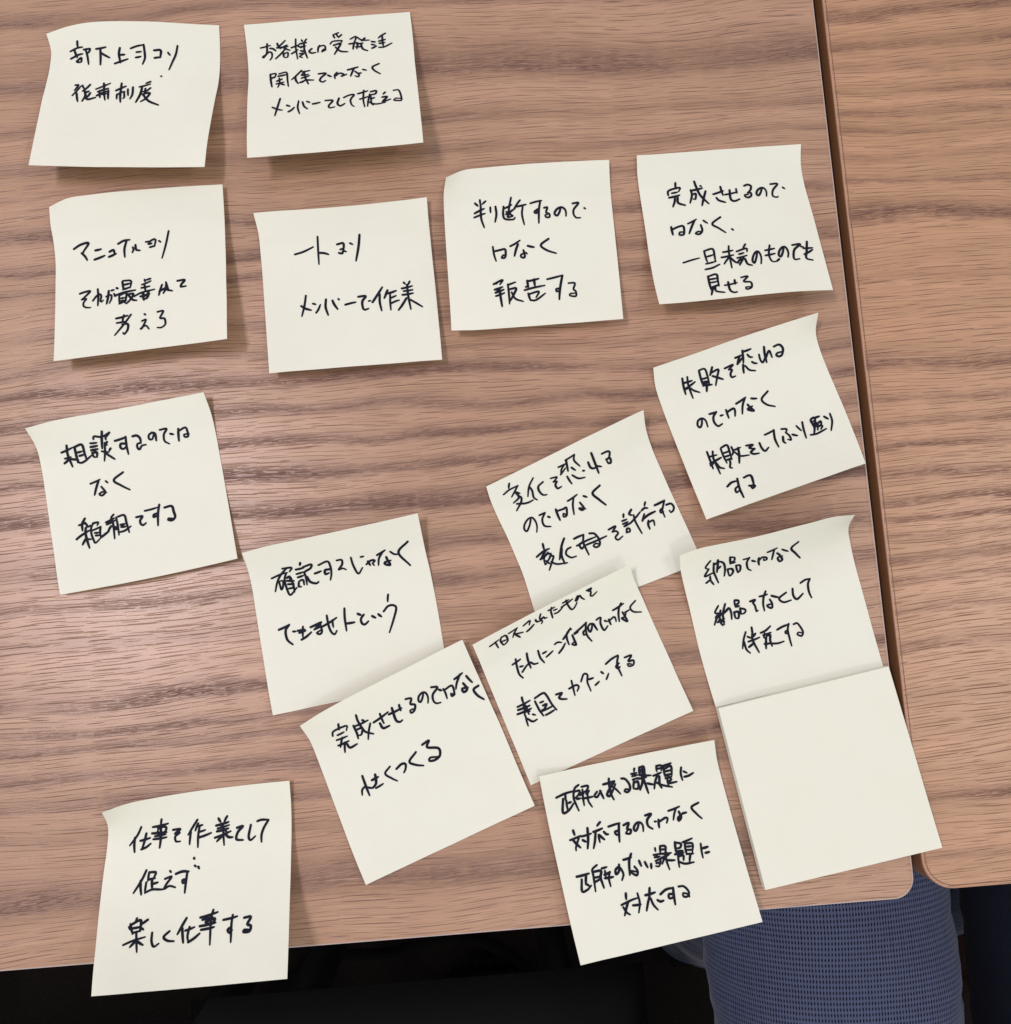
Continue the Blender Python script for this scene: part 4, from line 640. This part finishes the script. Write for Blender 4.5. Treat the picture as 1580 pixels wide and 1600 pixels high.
def paper(name, front, back, trans, strip=True):
    g = NT(name); co = g.n('ShaderNodeTexCoord').outputs['Object']
    rnd = g.n('ShaderNodeObjectInfo').outputs['Random']
    co = g.n('ShaderNodeVectorMath', _operation='ADD', i0=co, i1=g.vec(g.math('MULTIPLY', rnd, 3.0), rnd, rnd)).outputs[0]
    fib = g.noise(co, 1300.0, 5, .75); cl = g.noise(co, 60.0, 3); big = g.noise(co, 16.0, 2); fl_ = g.noise(co, 420.0, 3, .8)
    c = g.mix(g.math('MULTIPLY', fib, .6), (*front, 1), (*back, 1))
    c = g.mix(g.n('ShaderNodeMapRange', Value=cl, i1=.42, i2=.7, i3=0.0, i4=.5).outputs[0], c, (*back, 1))
    c = g.mix(g.n('ShaderNodeMapRange', Value=fl_, i1=.66, i2=.8, i3=0.0, i4=.22).outputs[0], c, (.60, .60, .50, 1))
    if strip:                                   # the glue strip shows through the top of the sheet as a faint greener band
        v = g.n('ShaderNodeSeparateXYZ', Vector=g.n('ShaderNodeUVMap', _uv_map='uv').outputs[0]).outputs[1]
        c = g.mix(g.n('ShaderNodeMapRange', Value=v, i1=.19, i2=.225, i3=.32, i4=0.0).outputs[0], c, (front[0]*.915, front[1]*.945, front[2]*.90, 1))
    g.set(g.b.inputs['Base Color'], c); g.b.inputs['Roughness'].default_value = .82; g.b.inputs['Specular IOR Level'].default_value = .3
    h = g.math('ADD', g.math('MULTIPLY', fib, .08), g.math('ADD', g.math('MULTIPLY', cl, .9), g.math('MULTIPLY', big, 3.2)))
    bp = g.n('ShaderNodeBump', Strength=.8, Distance=.0006, Height=h); g.set(g.b.inputs['Normal'], bp.outputs[0])
    tr = g.n('ShaderNodeBsdfTranslucent', Color=(*trans, 1)); mx = g.n('ShaderNodeMixShader', i0=.26)
    g.t.links.new(g.b.outputs[0], mx.inputs[1]); g.t.links.new(tr.outputs[0], mx.inputs[2]); g.t.links.new(mx.outputs[0], g.out.inputs[0])
    return g.m
paper_m = paper('pale_yellow_paper', (.855, .858, .772), (.825, .825, .712), (.88, .80, .50))
ink = NT('black_pen_ink'); ink.b.inputs['Roughness'].default_value = .6; ink.b.inputs['Specular IOR Level'].default_value = .08
ink.set(ink.b.inputs['Base Color'], ink.mix(ink.noise(ink.n('ShaderNodeTexCoord').outputs['Object'], 260.0, 4, .8), (.0015, .002, .005, 1), (.016, .018, .030, 1)))

def surf(P, u, v):
    n = P.shape[0]-1
    def wts(t):
        i = np.clip(np.floor(t).astype(int), 0, n-1); f = t-i
        return i, np.stack([-.5*f+f*f-.5*f**3, 1-2.5*f*f+1.5*f**3, .5*f+2*f*f-1.5*f**3, -.5*f*f+.5*f**3], -1)
    Q = np.concatenate([2*P[:1]-P[1:2], P, 2*P[-1:]-P[-2:-1]], 0); Q = np.concatenate([2*Q[:, :1]-Q[:, 1:2], Q, 2*Q[:, -1:]-Q[:, -2:-1]], 1)
    i, wi = wts(np.asarray(v, float)*n); j, wj = wts(np.asarray(u, float)*n); out = 0
    for a in range(4):
        for b in range(4): out = out+Q[i+a, j+b]*(wi[..., a]*wj[..., b])[..., None]
    return out
def lift(P, uv, off):
    """paper coordinates (mm) -> points off mm above the front of the sheet"""
    uv = np.clip(np.asarray(uv, float)/75, 0, 1); u, v = uv[:, 0], uv[:, 1]; e = 2e-3
    X = surf(P, u, v); a = surf(P, np.clip(u+e, 0, 1), v)-surf(P, np.clip(u-e, 0, 1), v); b = surf(P, u, np.clip(v-e, 0, 1))-surf(P, u, np.clip(v+e, 0, 1))
    nn = np.cross(a, b); nn /= np.linalg.norm(nn, axis=1)[:, None]
    return X+nn*off
def smooth(P, step=.45):
    P = np.array(P, float)
    if len(P) < 2: return P
    if len(P) == 2:
        k = max(2, int(np.linalg.norm(P[1]-P[0])/step)); t = np.linspace(0, 1, k+1)[:, None]
        bow = np.array([-(P[1]-P[0])[1], (P[1]-P[0])[0]])*.02*np.sin(np.pi*t); return P[0]*(1-t)+P[1]*t+bow
    Q = np.vstack([2*P[0]-P[1], P, 2*P[-1]-P[-2]]); out = []
    for i in range(1, len(Q)-2):
        a, b, c, d = Q[i-1:i+3]; k = max(2, int(np.linalg.norm(c-b)/step))
        for t in np.linspace(0, 1, k, endpoint=False): out.append(.5*((2*b)+(-a+c)*t+(2*a-5*b+4*c-d)*t*t+(-a+3*b-3*c+d)*t**3))
    out.append(P[-1]); return np.array(out)
def handwriting(P, text, parent, base, width, seed):
    rnd = random.Random(seed); V = []; F = []; lay = 0
    for line in text.split('\n'):
        for s in line.split('/'):
            a = np.array(s.split(), float).reshape(-1, 2)/10; c = smooth(a); n = len(c)
            w0 = width*rnd.uniform(.88, 1.1); off = .10+.004*(lay % 12); lay += 1
            d = np.gradient(c, axis=0); d /= np.linalg.norm(d, axis=1)[:, None]+1e-9; nr = np.stack([-d[:, 1], d[:, 0]], 1)
            t = np.linspace(0, 1, n); w = w0*(.90+.14*np.sin(t*2.6+.3)-.22*t**4)+np.array([rnd.uniform(-.025, .025) for _ in t])
            L_ = lift(P, c+nr*w[:, None]/2, off); R_ = lift(P, c-nr*w[:, None]/2, off); b0 = len(V)
            for l, r in zip(L_, R_): V += [l, r]
            for i in range(n-1): F.append((b0+2*i, b0+2*i+1, b0+2*i+3, b0+2*i+2))
            for k, pt in enumerate([c[0], c[-1]]+list(a[1:-1])):      # round ends and joints
                rad = w[0]/2 if k == 0 else (w[-1]/2 if k == 1 else w0*.47); ang = np.linspace(0, 2*np.pi, 11)[:-1]
                ring = lift(P, np.array([pt])+np.stack([np.cos(ang), np.sin(ang)], 1)*rad, off+.0015*(k+1)); b1 = len(V)
                V += list(ring); F.append(tuple(range(b1+9, b1-1, -1)))
    o = mesh_obj('handwriting', (np.array(V)*MM)-np.array(base), F, ink.m, parent); return o
LABELS = {
 'n1': 'note with one corner curled up and two short lines, at the top left corner',
 'n2': 'note with three tight lines in its upper half, right of the curled corner note',
 'n3': 'note with a rounded top left corner and three lines, below the two line corner note',
 'n4': 'note with one short line above a longer one, left of the upper middle note',
 'n5': 'upright upper middle note with three widely spaced lines and rounded left corner',
 'n6': 'note with four lines, upper right, nearest the top of the gap between tables',
 'n7': 'tilted four line note whose corner pokes over the table edge at the gap',
 'n8': 'note at the left edge with only two letters in its middle line',
 'n9': 'note with two lines, its lower edge tucked under the tilted note with two lines',
 'n10': 'strongly tilted note with a struck out word, lying under the corners of two others',
 'n11': 'strongly tilted note with two lines whose top edge overlaps another note',
 'n12': 'tilted note with small writing squeezed along its curled top edge, lower middle',
 'n13': 'note with four lines hanging past the table edge next to the checked trousers',
 'n14': 'note with a flipped up top right corner, directly above the blank pad',
 'n15': 'note with three lines hanging past the table edge at the bottom left',
}
T_ = np.linspace(0, 1, 41)
U_, V_ = np.meshgrid(T_, T_)
for q, (key, raw) in enumerate(SHEETS.items()):
    P = np.array(raw.split(), float).reshape(9, 9, 3)/10
    c = P.reshape(-1, 3).mean(0); base = (c[0]*MM, c[1]*MM, max(0, P[..., 2].min())*MM)
    root = empty('sticky_note', base, LABELS[key], 'sticky note', 'handwritten pale yellow sticky notes')
    X = surf(P, U_.ravel(), V_.ravel())*MM-np.array(base); n = len(T_)
    sh = mesh_obj('paper_sheet', X, [(i*n+j, (i+1)*n+j, (i+1)*n+j+1, i*n+j+1) for i in range(n-1) for j in range(n-1)], paper_m, root, True, list(zip(U_.ravel(), V_.ravel())))
    so = sh.modifiers.new('thickness', 'SOLIDIFY'); so.thickness = .00009; so.offset = -1
    es = sh.modifiers.new('crisp_edges', 'EDGE_SPLIT'); es.split_angle = math.radians(50)
    handwriting(P, INK[key], root, base, {'n2': .98, 'n12': 1.0, 'n14': 1.02}.get(key, 1.06), q)

# ------------------------------------------------------------------ the blank pad
PAD = [[-75.9, 83.3], [-2.6, 95.4], [10.9, 20.6], [-63.7, 9.4]]
cx, cy = [sum(a[k] for a in PAD)/4*MM for k in (0, 1)]
pd = empty('sticky_note_pad', (cx, cy, 0), 'thick blank pad of pale yellow notes lying across the gap at the lower right', 'note pad')
rnd = random.Random(4); NL = 11; V = []; F = []
for k in range(NL):
    z0 = (.45+k*.40)*MM; z1 = z0+.385*MM; j = [rnd.uniform(-.10, .10) for _ in range(2)]; b = len(V)
    ring = [(a[0]*MM+j[0]*MM-cx+(.0002 if k % 3 else 0), a[1]*MM+j[1]*MM-cy) for a in PAD]
    V += [(x, y, z0) for x, y in ring]+[(x, y, z1) for x, y in ring]
    F += [(b+4, b+7, b+6, b+5)[::1], (b, b+1, b+2, b+3)]+[(b+i, b+4+i, b+4+(i+1) % 4, b+(i+1) % 4) for i in range(4)]
pad_m = paper('pad_paper', (.865, .858, .755), (.842, .832, .712), (.80, .76, .50), False)
ms = mesh_obj('page_block', V, F, pad_m, pd)
# the top page, very slightly waved and loose at its lower edge
A = [np.array([a[0], a[1]]) for a in PAD]
V = []; n = 31
for i in range(n):
    for j in range(n):
        v, u = i/(n-1), j/(n-1); xy = (1-v)*((1-u)*A[0]+u*A[1])+v*((1-u)*A[3]+u*A[2])
        z = 4.95+.35*v**3+.25*u*v*v+.06*math.sin(u*7+v*4)*v
        V.append((xy[0]*MM-cx, xy[1]*MM-cy, z*MM))
tp = mesh_obj('top_page', V, [(i*n+j, (i+1)*n+j, (i+1)*n+j+1, i*n+j+1) for i in range(n-1) for j in range(n-1)], pad_m, pd, True)
so = tp.modifiers.new('thickness', 'SOLIDIFY'); so.thickness = .00013; so.offset = -1
es = tp.modifiers.new('crisp_edges', 'EDGE_SPLIT'); es.split_angle = math.radians(50)
